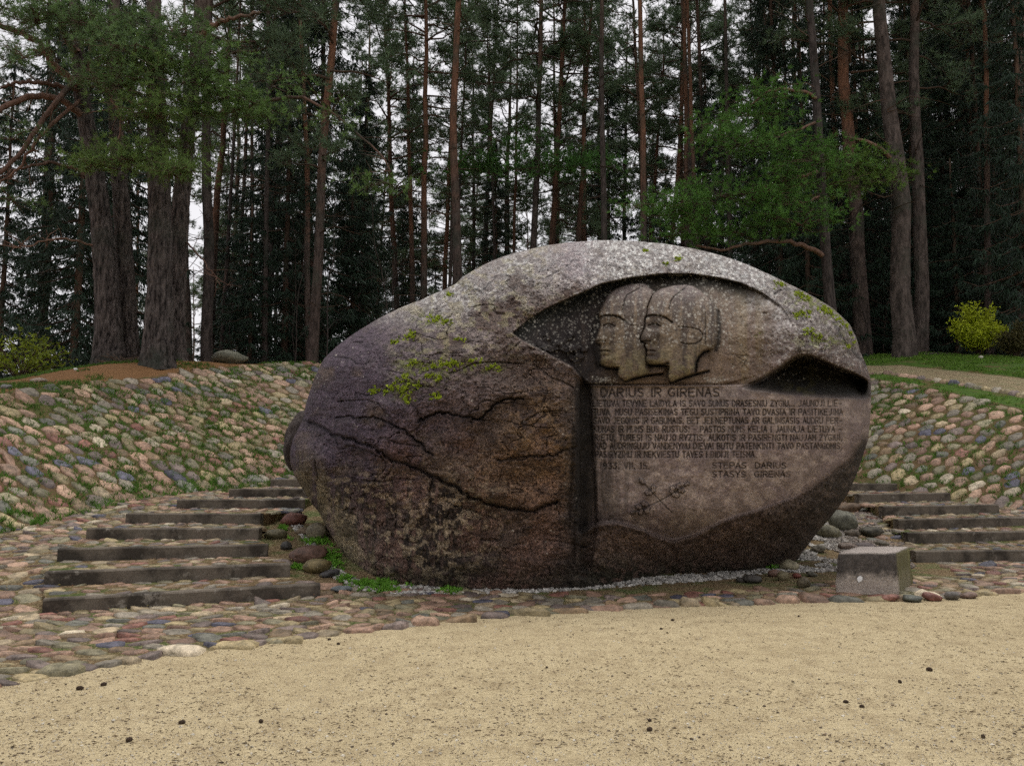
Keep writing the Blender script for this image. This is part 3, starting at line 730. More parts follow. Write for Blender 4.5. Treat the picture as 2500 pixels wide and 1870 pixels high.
def inscribe(txt, x0, x1, y0, y1, w=1.45, depth=.018, dk=.95):
    adv = [(NARROW.get(c, 1.0) if c != ' ' else .55)+.34 for c in txt]; tot = sum(adv)-.34; s = (x1-x0)/tot; x = x0
    for c, a in zip(txt, adv):
        if c in GL:
            g = NARROW.get(c, 1.0)*s; off = x-(s-g)/2 if c in NARROW else x
            wear = .75+.25*(rng.random() > .1)
            for st in GL[c]:
                pts = [tuple(map(float, p.split(','))) for p in st.split()]
                groove([(off+px*s, y0+py*(y1-y0)) for px, py in pts], w, depth*wear, dk*wear)
        x += a*s
inscribe('DARIUS IR GIRENAS', 1467, 1756, 948, 968, 1.8, .020, .95)
for txt, x0, x1, y0, y1 in (
    ('LIETUVA TEVYNE LAIDYLA IS SAVO SUNUS DRASESNIU ZYGIU... JAUNOJI LIE-', 1447, 2055, 978, 992),
    ('TUVA, MUSU PASISEKIMAS TEGU SUSTIPRINA TAVO DVASIA IR PASITIKEJIMA', 1448, 2057, 999, 1013),
    ('SAVO JEGOMIS IR GABUMAIS. BET JEI NEPTUNAS AR GALINGASIS AUDRU PER-', 1449, 2056, 1020, 1034),
    ('KUNAS IR MUMS BUS RUSTUS: - PASTOS MUMS KELIA I JAUNAJA LIETUVA -', 1450, 2055, 1041, 1055),
    ('RIETU, TURESI IS NAUJO RYZTIS, AUKOTIS IR PASIRENGTI NAUJAM ZYGIUI,', 1452, 2056, 1061.5, 1075.5),
    ('KAD AUDRINGUJU VANDENYNU DIEVAI BUTU PATENKINTI TAVO PASTANGOMIS,', 1452, 2056, 1082, 1096),
    ('PASIRYZIMU IR NEKVIESTU TAVES I DIDIJI TEISMA.', 1453, 1846, 1102.5, 1116.5),
    ('1933. VII. 15.', 1464, 1586, 1130, 1144.5), ('STEPAS  DARIUS', 1739, 1919, 1129.5, 1143), ('STASYS  GIRENAS', 1739, 1930, 1151, 1164.5)):
    inscribe(txt, x0, x1, y0, y1)

# --- colours of the stone (dirt, lichen and moss have their own shapes; some recess shade and top light is painted in)
def C3(c): return np.array(c)[None, None]
n_a = fbm(uu/70, vv/60, 4, 51); n_b = fbm(uu/16, vv/13, 4, 53); n_c = fbm(uu/220, vv/200, 2, 55); n_st = fbm(uu/11, vv/120, 4, 57); n_d = fbm(uu/5, vv/5, 3, 59)
colr = np.ones(uu.shape+(3,))*C3((.145, .105, .088))
def put(m, c):
    global colr
    m = np.clip(m, 0, 1)[..., None]; colr = colr*(1-m)+C3(c)*m
put(smooth(-.1, .25, n_a)*.7, (.215, .155, .13))
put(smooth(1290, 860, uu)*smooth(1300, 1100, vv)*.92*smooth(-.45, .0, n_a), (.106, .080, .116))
put(smooth(-.05, .3, n_b)*.35, (.05, .042, .04))
put(np.exp(-(((uu-1330)/110)**2+((vv-1075)/130)**2)**1.5)*.85*smooth(-.4, .2, n_b), (.235, .155, .085))
put(smooth(1000, 1150, vv)*smooth(820, 1000, uu)*smooth(1420, 1330, uu)*.45*smooth(-.3, .2, n_a+n_b*.4), (.235, .125, .09)); put(np.exp(-(((uu-1230)/150)**2+((vv-1180)/90)**2)**1.5)*.6, (.26, .165, .105))
sN = np.hypot(uu-BU, vv-BV)/Rout(np.arctan2(vv-BV, uu-BU))
top = smooth(.66, .92, sN+.25*n_a+.12*n_b)*smooth(900, 770, vv+np.clip(1300-uu, 0, 400)*.22)
put(top*.9, (.50, .49, .48)); put(top*smooth(.0, .25, n_b)*.5, (.26, .24, .24)); put(top*smooth(.05, .25, n_d)*.8, (.74, .77, .76)); put(top*smooth(-.1, -.3, n_d)*.6, (.16, .145, .14))  # pale lichen, lightened further to paint skylight on the top
put(top*np.exp(-((uu-1390-(vv-620)*.1)/55)**2)*.6, (.33, .27, .31))
mid = smooth(.35, .7, sN)*smooth(960, 830, vv)*smooth(900, 1050, uu)*smooth(1450, 1250, uu)
put(mid*.6*smooth(-.3, .2, n_a), (.31, .27, .26)); put(mid*smooth(.02, .2, n_b)*.45, (.27, .25, .12))
put(poly(panel, 4)*.95, (.275, .215, .19)); pm = poly(panel, 6)
put(pm*smooth(0, .3, n_a)*.5, (.23, .175, .175)); put(pm*smooth(.02, .22, n_b)*.4, (.37, .31, .27))
put(pm*smooth(.08, .3, fbm(uu/4, vv/4, 2, 71))*.22, (.12, .09, .085))
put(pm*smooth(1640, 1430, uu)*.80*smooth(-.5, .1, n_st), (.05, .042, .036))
put(pm*smooth(1160, 1060, vv)*np.exp(-((uu-1770)/60)**2)*.35, (.09, .075, .07))
Mf = Ml*smooth(1730*K, 1560*K, uu); put(Mf*.9, (.17, .12, .085)); put(Ml*np.exp(-((uu-1825)/60)**2)*smooth(-.4, .25, n_st)*.35, (.22, .17, .075))
dk = Ml*smooth(1500, 1420, uu)*.96; put(dk*smooth(-.7, -.2, n_st), (.018, .015, .016)); put(Ml*(1-np.maximum(aR, aL))*smooth(1560, 1470, uu)*.8, (.03, .024, .022))  # black algae, with the shade of the recess painted in
halo = np.clip(blur(np.maximum(aR, aL), 9)*2.2, 0, 1)*(1-np.maximum(aR, aL)); put(halo*.8*Ml, (.016, .015, .012))  # painted shade hugging the outlines of the heads
inner = poly([(a, b+34) for a, b in lens], 12); put(Ml*(1-inner)*.95*smooth(1900, 1800, uu), (.014, .016, .012))  # algae and painted overhang shade under the upper rim
put(np.maximum(aR, aL)*.85, (.15, .112, .073)); put(np.maximum(aR, aL)*smooth(-.12, .12, n_st+n_b*.6)*.8, (.055, .04, .032))
put(np.maximum(aR, aL)*smooth(770, 690, vv)*.55, (.24, .20, .20)); put(np.maximum(aR, aL)*smooth(810, 900, vv)*.4*smooth(-.2, .2, n_b), (.22, .19, .09))
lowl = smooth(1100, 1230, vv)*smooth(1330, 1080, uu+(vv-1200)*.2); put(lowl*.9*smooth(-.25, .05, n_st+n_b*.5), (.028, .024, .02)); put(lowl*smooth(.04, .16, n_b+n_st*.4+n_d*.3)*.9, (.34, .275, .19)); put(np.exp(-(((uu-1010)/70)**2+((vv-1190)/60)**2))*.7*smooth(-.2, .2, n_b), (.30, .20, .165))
edge = smooth(.86, .97, sN)*smooth(1050, 1180, vv)*smooth(1150, 950, uu); put(edge*smooth(-.15, .2, n_st)*.8, (.24, .20, .12))
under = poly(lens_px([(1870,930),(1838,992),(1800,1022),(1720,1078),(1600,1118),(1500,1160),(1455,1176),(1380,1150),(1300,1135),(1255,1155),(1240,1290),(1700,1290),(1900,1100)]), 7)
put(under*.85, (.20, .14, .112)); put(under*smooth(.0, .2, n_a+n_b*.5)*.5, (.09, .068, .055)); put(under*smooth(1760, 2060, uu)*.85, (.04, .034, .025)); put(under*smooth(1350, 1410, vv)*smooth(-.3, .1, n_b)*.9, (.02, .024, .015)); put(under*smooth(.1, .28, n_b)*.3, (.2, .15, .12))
Mh2 = poly(hol, 6); put(Mh2*.985, (.009, .008, .005)); put(Mh2*np.exp(-((uu-1955)/38)**2)*.55*smooth(-.3, .2, n_b), (.055, .048, .010))  # dark stain, taken near black to paint the hollow's shade
put(smooth(1330, 1430, vv)*.6*smooth(-.3, .1, n_b), (.035, .038, .022))
for s_ in (0,): put(np.exp(-(np.abs(uu-1428+(vv-930)*.03)/24)**3)*smooth(920, 945, vv)*smooth(1420, 1200, vv)*.96, (.010, .009, .008)); put(np.exp(-((uu-1416)/44)**2)*smooth(920, 960, vv)*.6, (.035, .03, .026))  # dark strip paints the shade on the wall left of the panel
rgt = smooth(1840, 1960, uu)*smooth(960, 860, vv)*(1-Mh); put(rgt*.7, (.15, .115, .105)); put(rgt*smooth(.12, .26, n_d+n_b*.3)*.6, (.42, .40, .38))
put(RG*.7*smooth(720, 800, vv), (.03, .025, .025)); colr *= (1+.5*np.clip(n_b, -.35, .35))[..., None]; put(fold_shade*.75*smooth(-.45, .05, n_b), (.03, .025, .024)); put(dirt_shade*.92, (.010, .009, .008))  # painted shade under the folds; grooves get dirt plus painted shade
MOSSMARK = True
# light lichen specks
spd = np.zeros(uu.shape)
for k in range(3600):
    z = rng.random()
    if z < .42: cu, cv = rng.uniform(1420, 1790), rng.uniform(665, 850)-rng.random()**2*30
    elif z < .55: cu, cv = rng.uniform(1260, 1420), rng.uniform(720, 900)
    elif z < .75: cu, cv = rng.uniform(1780, 2110), rng.uniform(700, 930)
    elif z < .80: cu, cv = rng.choice([1475, 1745])+rng.normal(0, 17), 928+rng.normal(0, 6)
    else: cu, cv = rng.uniform(720, 1420), rng.uniform(700, 1400)
    w = rng.random(); r = .8+1.5*w**3*(1.6 if z < .42 else 1); j = int(cu-X0); i_ = int(cv-Y0); R_ = 4
    if 5 < i_ < NY-5 and 5 < j < NX-5:
        sl = (slice(i_-R_, i_+R_+1), slice(j-R_, j+R_+1)); spd[sl] = np.maximum(spd[sl], np.clip(1.4-np.hypot(uu[sl]-cu, vv[sl]-cv)/r, 0, 1)*(.45+.55*rng.random()))
put(spd*.8, (.48, .46, .40))

MOSS0 = [(1003, 885, 38, 26), (985, 945, 34, 26), (1040, 900, 60, 40), (1150, 895, 60, 14), (1050, 780, 40, 20), (1975, 735, 50, 26), (2060, 770, 46, 34), (2010, 830, 60, 20), (1850, 815, 10, 6)]
mm = np.zeros(uu.shape)
for (a_, b_, c_, d_) in MOSS0: mm = np.maximum(mm, np.exp(-((uu-a_)/c_)**2-((vv-b_)/d_)**2))
put(mm*smooth(-.02, .14, fbm(uu/9, vv/7, 3, 93))*.85, (.17, .20, .035))
def gridlines(a0, a1, zones):
    """positions from a0 to a1; zones: list of (lo, hi, step), default step outside"""
    x = [a0]
    while x[-1] < a1:
        s = zones[-1][2]
        for lo, hi, st in zones[:-1]:
            if lo <= x[-1] < hi: s = st; break
        x.append(x[-1]+s)
    x = np.array(x); return (x-a0)/(x[-1]-a0)*2-1
Wd, Hd = 1.0, 1.0
na = gridlines(-720, 720, [(10, 655, .85), (-330, 10, 1.5), (0, 0, 2.2)]); nb = gridlines(-440, 560, [(-95, 262, .85), (-360, -95, 1.25), (0, 0, 2.2)])
Aa, Bb = np.meshgrid(na, nb)
ex = Aa*np.sqrt(1-Bb**2/2); ez = Bb*np.sqrt(1-Aa**2/2); rr = np.hypot(ex, ez); an = np.arctan2(ez, ex)
# the ellipse the square is mapped onto is centred like the outline
an2 = np.arctan2(ez*.70, ex); 
ss = np.clip(.55*rr+.45*np.sin(PI/2*np.clip(rr, 0, 1)), 0, 1)
Ro = Rout(an2); U = BU+ss*Ro*np.cos(an2); V = BV+ss*Ro*np.sin(an2)
def samp(R, u, v):
    x = np.clip(u-X0, 0, NX-1.001); y = np.clip(v-Y0, 0, NY-1.001); xi = x.astype(int); yi = y.astype(int); fx = x-xi; fy = y-yi
    if R.ndim == 3: fx = fx[..., None]; fy = fy[..., None]
    return (R[yi, xi]*(1-fx)+R[yi, xi+1]*fx)*(1-fy)+(R[yi+1, xi]*(1-fx)+R[yi+1, xi+1]*fx)*fy
fade = 1-smooth(.955, .998, ss)
# cut face on the right reaches the rim, so keep the relief there
Yf = body(U, V, ss)+samp(D, U, V)*fade
Wp = P(U, V, Yf); nby, nbx = Aa.shape
mb = MB(); i = np.arange(nby-1)[:, None]*nbx; j = np.arange(nbx-1)[None]
alp = 1-.62*np.clip(poly(panel, 3)+Mh*.5, 0, 1)-.55*Ml*(1-poly(panel, 3)); alp = np.clip(alp, .1, 1)
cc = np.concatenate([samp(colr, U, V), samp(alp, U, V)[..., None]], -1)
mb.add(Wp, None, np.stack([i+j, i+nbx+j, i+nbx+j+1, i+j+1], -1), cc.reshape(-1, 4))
# back of the boulder: rings from the rim
rimi = np.concatenate([np.arange(nbx), np.arange(1, nby)*nbx+nbx-1, ((nby-1)*nbx+np.arange(nbx-2, -1, -1)), np.arange(nby-2, 0, -1)*nbx])
rim = Wp.reshape(-1, 3)[rimi]; rc = rim.mean(0); nr = len(rim); rcol = cc.reshape(-1, 4)[rimi]
NR = 12; rings = []
for k in range(1, NR):
    t = k/NR*PI/2; p = rc+(rim-rc)*math.cos(t); p[:, 1] += 2.4*math.sin(t); rings.append(p)
Vb = np.concatenate([rim]+rings+[[rc+np.array([0, 2.4, 0])]]); Q = []
a = np.arange(nr); a2 = (a+1) % nr
for k in range(NR-1): Q.append(np.stack([k*nr+a, k*nr+a2, (k+1)*nr+a2, (k+1)*nr+a], -1))
T = np.stack([(NR-1)*nr+a, (NR-1)*nr+a2, np.full(nr, NR*nr)], -1)
wv = .05*fbm(Vb[:, 0]*1.3+3, Vb[:, 2]*1.3+Vb[:, 1], 3, 77)*np.clip((Vb[:, 1]-YC)/.5, 0, 1); Vb[:, 1] += wv; Vb[:, 2] += wv
mb.add(Vb, T, np.concatenate(Q), np.concatenate([rcol]*NR+[[rcol.mean(0)]]))
boulder = mb.build('carved_boulder', M_ROCK)
tag(boulder, 'huge rounded granite boulder carved with two helmeted heads in profile above an inscription', 'boulder')
def surf(u, v, off=0.0):
    u = np.asarray(u, float); v = np.asarray(v, float); s = np.hypot(u-BU, v-BV)/Rout(np.arctan2(v-BV, u-BU)); s = np.clip(s, 0, 1)
    Yv = body(u, v, s)+samp(D, u, v)*(1-smooth(.955, .998, s))-off
    return P(u, v, Yv)
# the rear lobe that shows past the left side
lob = MB(); nu, nv = 40, 28; lc = P(748, 1068, 11.6)
th, ph = np.meshgrid(np.linspace(0, 2*PI, nu, endpoint=False), np.linspace(.02, PI-.02, nv))
dx = np.sin(ph)*np.cos(th); dy = np.sin(ph)*np.sin(th); dz = np.cos(ph); rn = 1+.16*fbm(dx*2.5+4, dz*2.5+dy*1.7+4, 4, 81)
rn = rn+.05*fbm(dx*9+2, dz*7+dy*5, 3, 83); LV = np.stack([lc[0]+.26*dx*rn+.10*dz-.01, lc[1]+.5*dy*rn, lc[2]-.03+.45*dz*rn], -1)
i = np.arange(nv-1)[:, None]*nu; j = np.arange(nu)[None]; j2 = (j+1) % nu
lob.add(LV, None, np.stack([i+j, i+nu+j, i+nu+j2, i+j2], -1), (.075, .06, .055))
lob.build('rear_lobe', M_ROCK, boulder)
# moss cushions
ms = MB()
MOSS = [(z3([(910,110)])[0], 9), (z3([(1030,130)])[0], 7), (z3([(855,185)])[0], 6), (z3([(1010,190)])[0], 5), (z3([(840,240)])[0], 14), (z3([(860,290)])[0], 10), (z3([(945,250)])[0], 6), (z3([(640,295)])[0], 7),
        (z3([(720,295)])[0], 5), (z3([(1080,200)])[0], 6), (z3([(1060,320)])[0], 8), (z3([(865,340)])[0], 7), (z3([(1130,115)])[0], 10), (z3([(1180,105)])[0], 8), (z3([(1330,90)])[0], 8), (z3([(1450,130)])[0], 9), (z3([(760,265)])[0], 6),
        ((1066, 780), 9), ((1054, 781), 6), ((1090, 785), 7), ((1000, 825), 8), ((1010, 815), 6), ((1096, 720), 6), ((965, 835), 5), ((1120, 830), 7),
        (z6([(575,200)])[0], 8), (z6([(600,215)])[0], 6), (z6([(770,290)])[0], 9), (z6([(830,320)])[0], 9), (z6([(960,430)])[0], 10), (z6([(1000,440)])[0], 9), (z6([(1060,470)])[0], 8), (z6([(1130,520)])[0], 9), (z6([(1190,580)])[0], 9), (z6([(1240,650)])[0], 7),
        (z6([(1280,730)])[0], 7), (z6([(860,640)])[0], 8), (z6([(930,690)])[0], 8), (z6([(740,490)])[0], 7), (z6([(820,470)])[0], 8), (z6([(1200,775)])[0], 5), ((1656, 632), 5), ((1627, 645), 5), ((1575, 613), 4)]
cen = []; cols_ = []
for (mu, mv), r in MOSS:
    nb_ = int(8*r)
    for _ in range(nb_):
        a_ = rng.random()*2*PI; q = r*abs(rng.normal(0, .8)); cu, cv = mu+q*1.5*math.cos(a_), mv+q*.8*math.sin(a_)
        if vnoise(cu/4.5, cv/4.5, 91) < -.02: continue
        if math.hypot(cu-BU, cv-BV)/Rout(math.atan2(cv-BV, cu-BU)) > .992: continue
        cen.append(surf(cu, cv, .004))
cen = np.array(cen)
needles(ms, cen, np.tile([[0, -.5, .5]], (len(cen), 1)), 7, .024, .017, 1.0, (1, 1, 1), None, .45)
mo = ms.build('moss_cushions', M_MOSS, boulder); mo['kind'] = 'stuff'

# ------------------------------------------------------------------ trees
def wiggle(a, b, n, amp, r, sag=0.0):
    a = np.asarray(a, float); b = np.asarray(b, float); t = np.linspace(0, 1, n)[:, None]; L = np.linalg.norm(b-a)
    w = np.cumsum(r.normal(0, amp*L/n, (n, 3)), 0); w = w-t*w[-1]; w[0] = 0
    p = a+(b-a)*t+w; p[:, 2] += sag*L*4*(t*(1-t))[:, 0]; return p

def pine_parts(seed, H, z0, nb, spread, dead, nt=10, nlen=.24, nwid=.030, dens=1.0):
    """(branches mesh, crown mesh) of a Scots pine with its trunk on the z axis"""
    r = np.random.default_rng(seed); bm = MB(); cm = MB(); tc = []; ta = []
    for i in range(nb):
        f = i/nb; z = z0+(H-1.0-z0)*f**.9+r.normal(0, .25); az = r.random()*2*PI
        L = spread*(.45+.75*math.sin(PI*min(f*.9+.18, 1)))*(.6+.6*r.random())*(1-.35*f); el = -.12+.75*f+r.normal(0, .18)
        e = np.array([math.cos(az)*math.cos(el), math.sin(az)*math.cos(el), math.sin(el)])*L; st = np.array([0, 0, z])
        p = wiggle(st, st+e, 7, .18, r, .06); tube(bm, p, np.linspace(.020+.012*L, .008, 7), 4)
        ns = int(5+2.4*L)
        for k in range(ns):
            t = .35+.65*r.random(); q = p[min(int(t*6), 5)]*(1-(t*6) % 1)+p[min(int(t*6)+1, 6)]*((t*6) % 1)
            a2 = az+r.normal(0, .9); l2 = (.35+.75*r.random())*(1.15-.4*t)*min(L/2, 1.2); e2 = np.array([math.cos(a2), math.sin(a2), .25+.35*r.random()])*l2
            tube(bm, np.stack([q, q+e2*.5+[0, 0, -.03], q+e2]), [.012, .008, .004], 3)
            m = max(2, int(7*l2*dens)+1)
            for s in range(m):
                g = .35+.65*(s+r.random())/m; tc.append(q+e2*g+r.normal(0, .09, 3)); ta.append(e2/l2*.6+[0, 0, .35])
        for s in range(4): tc.append(p[-1]+r.normal(0, .12, 3)); ta.append(e/L*.6+[0, 0, .3])
    for i in range(dead):
        z = z0*(.35+.65*r.random()); az = r.random()*2*PI; L = .5+1.7*r.random(); el = r.normal(.0, .25)
        e = np.array([math.cos(az)*math.cos(el), math.sin(az)*math.cos(el), math.sin(el)])*L; st = np.array([0, 0, z])
        p = wiggle(st, st+e, 5, .25, r); tube(bm, p, np.linspace(.022, .005, 5), 3)
        for s in range(2):
            q = p[2+s]; tube(bm, np.stack([q, q+r.normal(0, .22, 3)*[1, 1, .6]]), [.008, .003], 3)
    needles(cm, tc, ta, nt, nlen, nwid, .85, (1, 1, 1), r, .35)
    return bm, cm
def spruce_parts(seed, H, z0, base, nt=1):
    r = np.random.default_rng(seed); bm = MB(); cm = MB(); z = z0; tc = []; ta = []
    while z < H-.3:
        n = 6; L0 = base*((H-z)/(H-z0))**.75
        for k in range(n):
            az = r.random()*2*PI; L = L0*(.65+.5*r.random())+.15; st = np.array([0, 0, z])
            dr = .28+.1*r.random(); e = np.array([math.cos(az), math.sin(az), -dr])*L; p = wiggle(st, st+e, 5, .06, r, -.04); p[-1, 2] += .12*L
            if k % 2 == 0: tube(bm, p, np.linspace(.02+.008*L, .005, 5), 3)
            m = int(9*L)+3
            t = r.random(m)**.7; q = np.stack([np.interp(t*4, np.arange(5), p[:, c]) for c in range(3)], -1)
            side = np.array([-math.sin(az), math.cos(az), 0]); sp = (r.random(m)-.5)*.55*L*(1.1-t)
            q = q+side*sp[:, None]; q[:, 2] -= np.abs(sp)*.25
            tc += list(q); ta += list(np.tile([math.cos(az)*.35, math.sin(az)*.35, -.75], (m, 1)))
        z += .30+.12*r.random()
    needles(cm, tc, ta, 5, .30, .035, .6, (1, 1, 1), r, .4)
    return bm, cm
def trunk_mb(H, r0, seed, seg=10, bend=.18, n=16, flare=1.35, rough=.06, lean=None):
    r = np.random.default_rng(seed); m = MB(); t = np.linspace(0, 1, n)**1.15; pts = np.zeros((n, 3)); pts[:, 2] = -.5+t*(H+.5)
    w = np.cumsum(r.normal(0, bend/4, (n, 2)), 0); w -= w[0]; pts[:, :2] = w-np.outer(t, w[-1]*.6)
    rad = r0*(1-t*.80)*(1+(flare-1)*np.exp(-np.clip(pts[:, 2], 0, 9)/.45)); rad[-1] = .03
    tube(m, pts, rad, seg, None, True, rough, seed); return m

PV = []     # shared meshes: (trunk, branches, crown) per variant, trunk radius 0.2
for s_, (H, z0, nb, sp, dead) in enumerate([(27, 10.5, 46, 2.9, 12), (25, 12.5, 40, 2.7, 14), (28, 8.5, 54, 2.6, 10), (24, 13.5, 34, 3.1, 16), (26, 6.5, 50, 2.3, 8)]):
    b_, c_ = pine_parts(100+s_, H, z0, nb, sp, dead)
    PV.append((trunk_mb(H, .2, 200+s_).mesh('trunk', M_BARK), b_.mesh('branches', M_TWIG), c_.mesh('crown', M_PINE)))
TG = [trunk_mb(H, .2, 230+H).mesh('trunk', M_BARKG) for H in (25, 27)]
SV = []
for s_, (H, z0, ba) in enumerate([(15, .8, 1.9), (19, 1.2, 2.1), (9, .3, 1.6)]):
    b_, c_ = spruce_parts(300+s_, H, z0, ba)
    SV.append((trunk_mb(H, .13, 320+s_, 8, .08).mesh('trunk', M_TWIG), b_.mesh('branches', M_TWIG), c_.mesh('crown', M_SPRUCE)))
def child(name, mesh, parent):
    o = bpy.data.objects.new(name, mesh); COL.objects.link(o); o.parent = parent; return o
def tree(name, meshes, base, top, scale, spin, label, cat, group=None, fat=1.0):
    base = Vector(base); d = (Vector(top)-base).normalized()
    q = d.to_track_quat('Z', 'Y') @ __import__('mathutils').Quaternion((0, 0, 1), spin)
    root = empty(name, base, q, scale); tag(root, label, cat, group)
    t = child('trunk', meshes[0], root); t.scale = (fat, fat, 1)
    child('branches', meshes[1], root)['kind'] = 'stuff'; c = child('crown', meshes[2], root); c['kind'] = 'stuff'
    return root
def along(ub, vb, ut, vt, Y):
    """base on the ground and a point higher up, from two points of a trunk at distance Y"""
    a = P(ub, vb, Y); b = P(ut, vt, Y); d = (b-a)/(b[2]-a[2])
    p = a.copy()
    for _ in range(6): p = a+d*(float(terr(p[0], p[1]))-a[2])
    return p, b
PINES = [  # u,v low; u,v high; width px; trunk colour o/g; label
 (505, 865, 514, 280, 27, 'g', 'slim grey pine just right of the three massive old trunks'),
 (520, 735, 565, 0, 20, 'o', 'pine leaning right, crossing behind its grey neighbour near the old trunks'),
 (580, 560, 588, 300, 12, 'g', 'thin pale pine standing alone against the sky gap left of the spruce'),
 (658, 695, 701, 0, 21, 'g', 'brown grey pine leaning right, just left of the orange trunk over the slope'),
 (757, 870, 819, 0, 24, 'o', 'leaning orange barked pine rising from the crest of the left cobbled slope'),
 (972, 735, 944, 0, 17, 'o', 'reddish pine leaning left above the left shoulder of the boulder'),
 (1034, 723, 1040, 0, 21, 'o', 'upright brown pine right of the reddish leaning one, above the boulder shoulder'),
 (1085, 720, 1105, 100, 16, 'o', 'thin pine close against the left side of a thicker upright one above the boulder'),
 (1113, 690, 1116, 0, 27, 'o', 'thick upright pine whose trunk meets the boulder outline at its left hump'),
 (1158, 680, 1152, 100, 13, 'g', 'slender dark pine just right of the thick one at the boulder hump'),
 (1190, 640, 1196, 150, 9, 'g', 'very thin pine behind the left end of the boulder top'),
 (1304, 615, 1320, 0, 21, 'g', 'dark pine behind the highest part of the boulder, left of the orange pair'),
 (1346, 600, 1383, 0, 20, 'o', 'orange pine leaning right, left one of the pair behind the boulder top'),
 (1363, 600, 1368, 200, 15, 'o', 'thin orange pine, right one of the pair behind the boulder top'),
 (1420, 600, 1431, 0, 18, 'o', 'upright orange brown pine above the carved heads'),
 (1462, 580, 1465, 0, 14, 'g', 'straight thin pine just right of the orange brown one above the heads'),
 (1521, 588, 1530, 0, 12, 'g', 'thin dark pine above the right carved head'),
 (1572, 588, 1545, 0, 16, 'g', 'crooked pine leaning left above the right end of the heads'),
 (1595, 560, 1629, 0, 15, 'o', 'pine leaning right that crosses the crooked one'),
 (1668, 600, 1665, 0, 17, 'o', 'straight pine left of the bright green hanging branches'),
 (1708, 560, 1713, 0, 12, 'g', 'thin pine seen through the left tips of the bright green branches'),
 (1850, 600, 1855, 0, 14, 'g', 'pine right behind the middle of the bright green branches'),
 (1872, 640, 1866, 0, 15, 'o', 'twin of the pine behind the bright green branches, slightly thicker'),
 (2035, 757, 1972, 0, 38, 'g', 'thick grey pine leaning left with a crooked low limb over the boulder'),
 (2012, 560, 2007, 0, 16, 'o', 'orange trunked pine half hidden behind the thick leaning grey one'),
 (2103, 865, 2070, 0, 37, 'o', 'tall brown pine leaning left behind the right end of the boulder'),
 (2205, 870, 2148, 0, 47, 'g', 'thickest pine on the right, pinkish grey bark, leaning left'),
 (2241, 860, 2236, 0, 33, 'g', 'upright grey pine right beside the thickest leaning one'),
 (2315, 700, 2303, 0, 15, 'g', 'slim pine between the upright grey one and the yellow bush'),
 (2363, 760, 2346, 0, 17, 'o', 'brown pine rising just left above the yellow bush'),
 (2400, 700, 2378, 0, 20, 'o', 'orange brown pine directly above the yellow bush'),
 (2492, 760, 2486, 0, 22, 'g', 'grey pine at the right edge of the picture'),
 (2075, 640, 2062, 0, 13, 'g', 'thin dark pine between the two big leaning trunks on the right'),
 (455, 700, 452, 200, 17, 'g', 'dark pine partly hidden behind the old trunks'),
 (2270, 600, 2262, 0, 11, 'g', 'thin pine just right of the upright grey one'),
 (2440, 650, 2452, 0, 12, 'g', 'slender pine leaning right in the gap near the right edge'),
 (120, 760, 128, 200, 18, 'g', 'grey pine behind the dark spruce at the left edge'),
 (885, 640, 905, 0, 11, 'g', 'thin grey pine between the orange trunk and the reddish one'),
 (1230, 600, 1243, 0, 12, 'g', 'thin pine above the left part of the boulder top'),
 (1760, 600, 1772, 0, 11, 'g', 'thin far pine between the bright green branches and the straight brown one'),
 (1940, 500, 1930, 0, 13, 'o', 'thin orange pine left of the thick grey one with the crooked limb'),
]
tr = random.Random(5); taken = []
for k, (ub, vb, ut, vt, w, cc_, lab) in enumerate(PINES):
    Y = min(max(.36*F/w, 25), 50)
    if vb >= 850:
        yy = np.arange(19, 60, .1); xx = (ub-U0)/F*yy; vg = HOR-F*(terr(xx, yy)-CAMZ)/yy; Y = float(yy[np.argmin(np.where(vg > vb-2, vg*0+yy*1e-3+np.abs(vg-vb), 1e3))]) if (vg[yy > 22] < vb+12).any() else 27
        Y = min(max(Y, 22.6), 30); rad = w*Y/F/2
    b_, t_ = along(ub, vb, ut, vt, Y); pv = PV[k % 5]; sc = tr.uniform(.92, 1.1)
    m0 = pv[0] if cc_ == 'o' else TG[k % 2]
    root = tree('pine_tree', (m0, pv[1], pv[2]), b_, t_, sc, tr.uniform(0, 6.28), lab, 'pine tree', fat=rad/.2/sc*1.12); taken.append((b_[0], b_[1]))
PT = []
for s_, (H, z0, nb, sp, dead) in enumerate([(26, 17.5, 22, 2.0, 20), (28, 19, 20, 2.2, 22)]):
    b_, c_ = pine_parts(150+s_, H, z0, nb, sp, dead); PT.append((b_.mesh('branches', M_TWIG), c_.mesh('crown', M_PINE)))
for k in range(44):
    for _ in range(40):
        Y = tr.uniform(29, 50); u = tr.uniform(420, 2540); x = (u-U0)/F*Y
        if all(math.hypot(x-a, Y-b) > 1.2 for a, b in taken): break
    taken.append((x, Y)); z = float(terr(x, Y)); side = 'left' if u < 900 else ('middle' if u < 1700 else 'right')
    tree('pine_tree', ((PV[k % 5][0] if k % 3 == 0 else TG[k % 2]), PT[k % 2][0], PT[k % 2][1]), (x, Y, z), (x+tr.gauss(0, .7), Y, z+20), tr.uniform(.9, 1.1), tr.uniform(0, 6.28),
         'slender bare trunked pine among the many in the '+side+' of the front of the stand', 'pine tree', 'slender pines in the '+side+' of the stand', fat=tr.uniform(.5, .8))
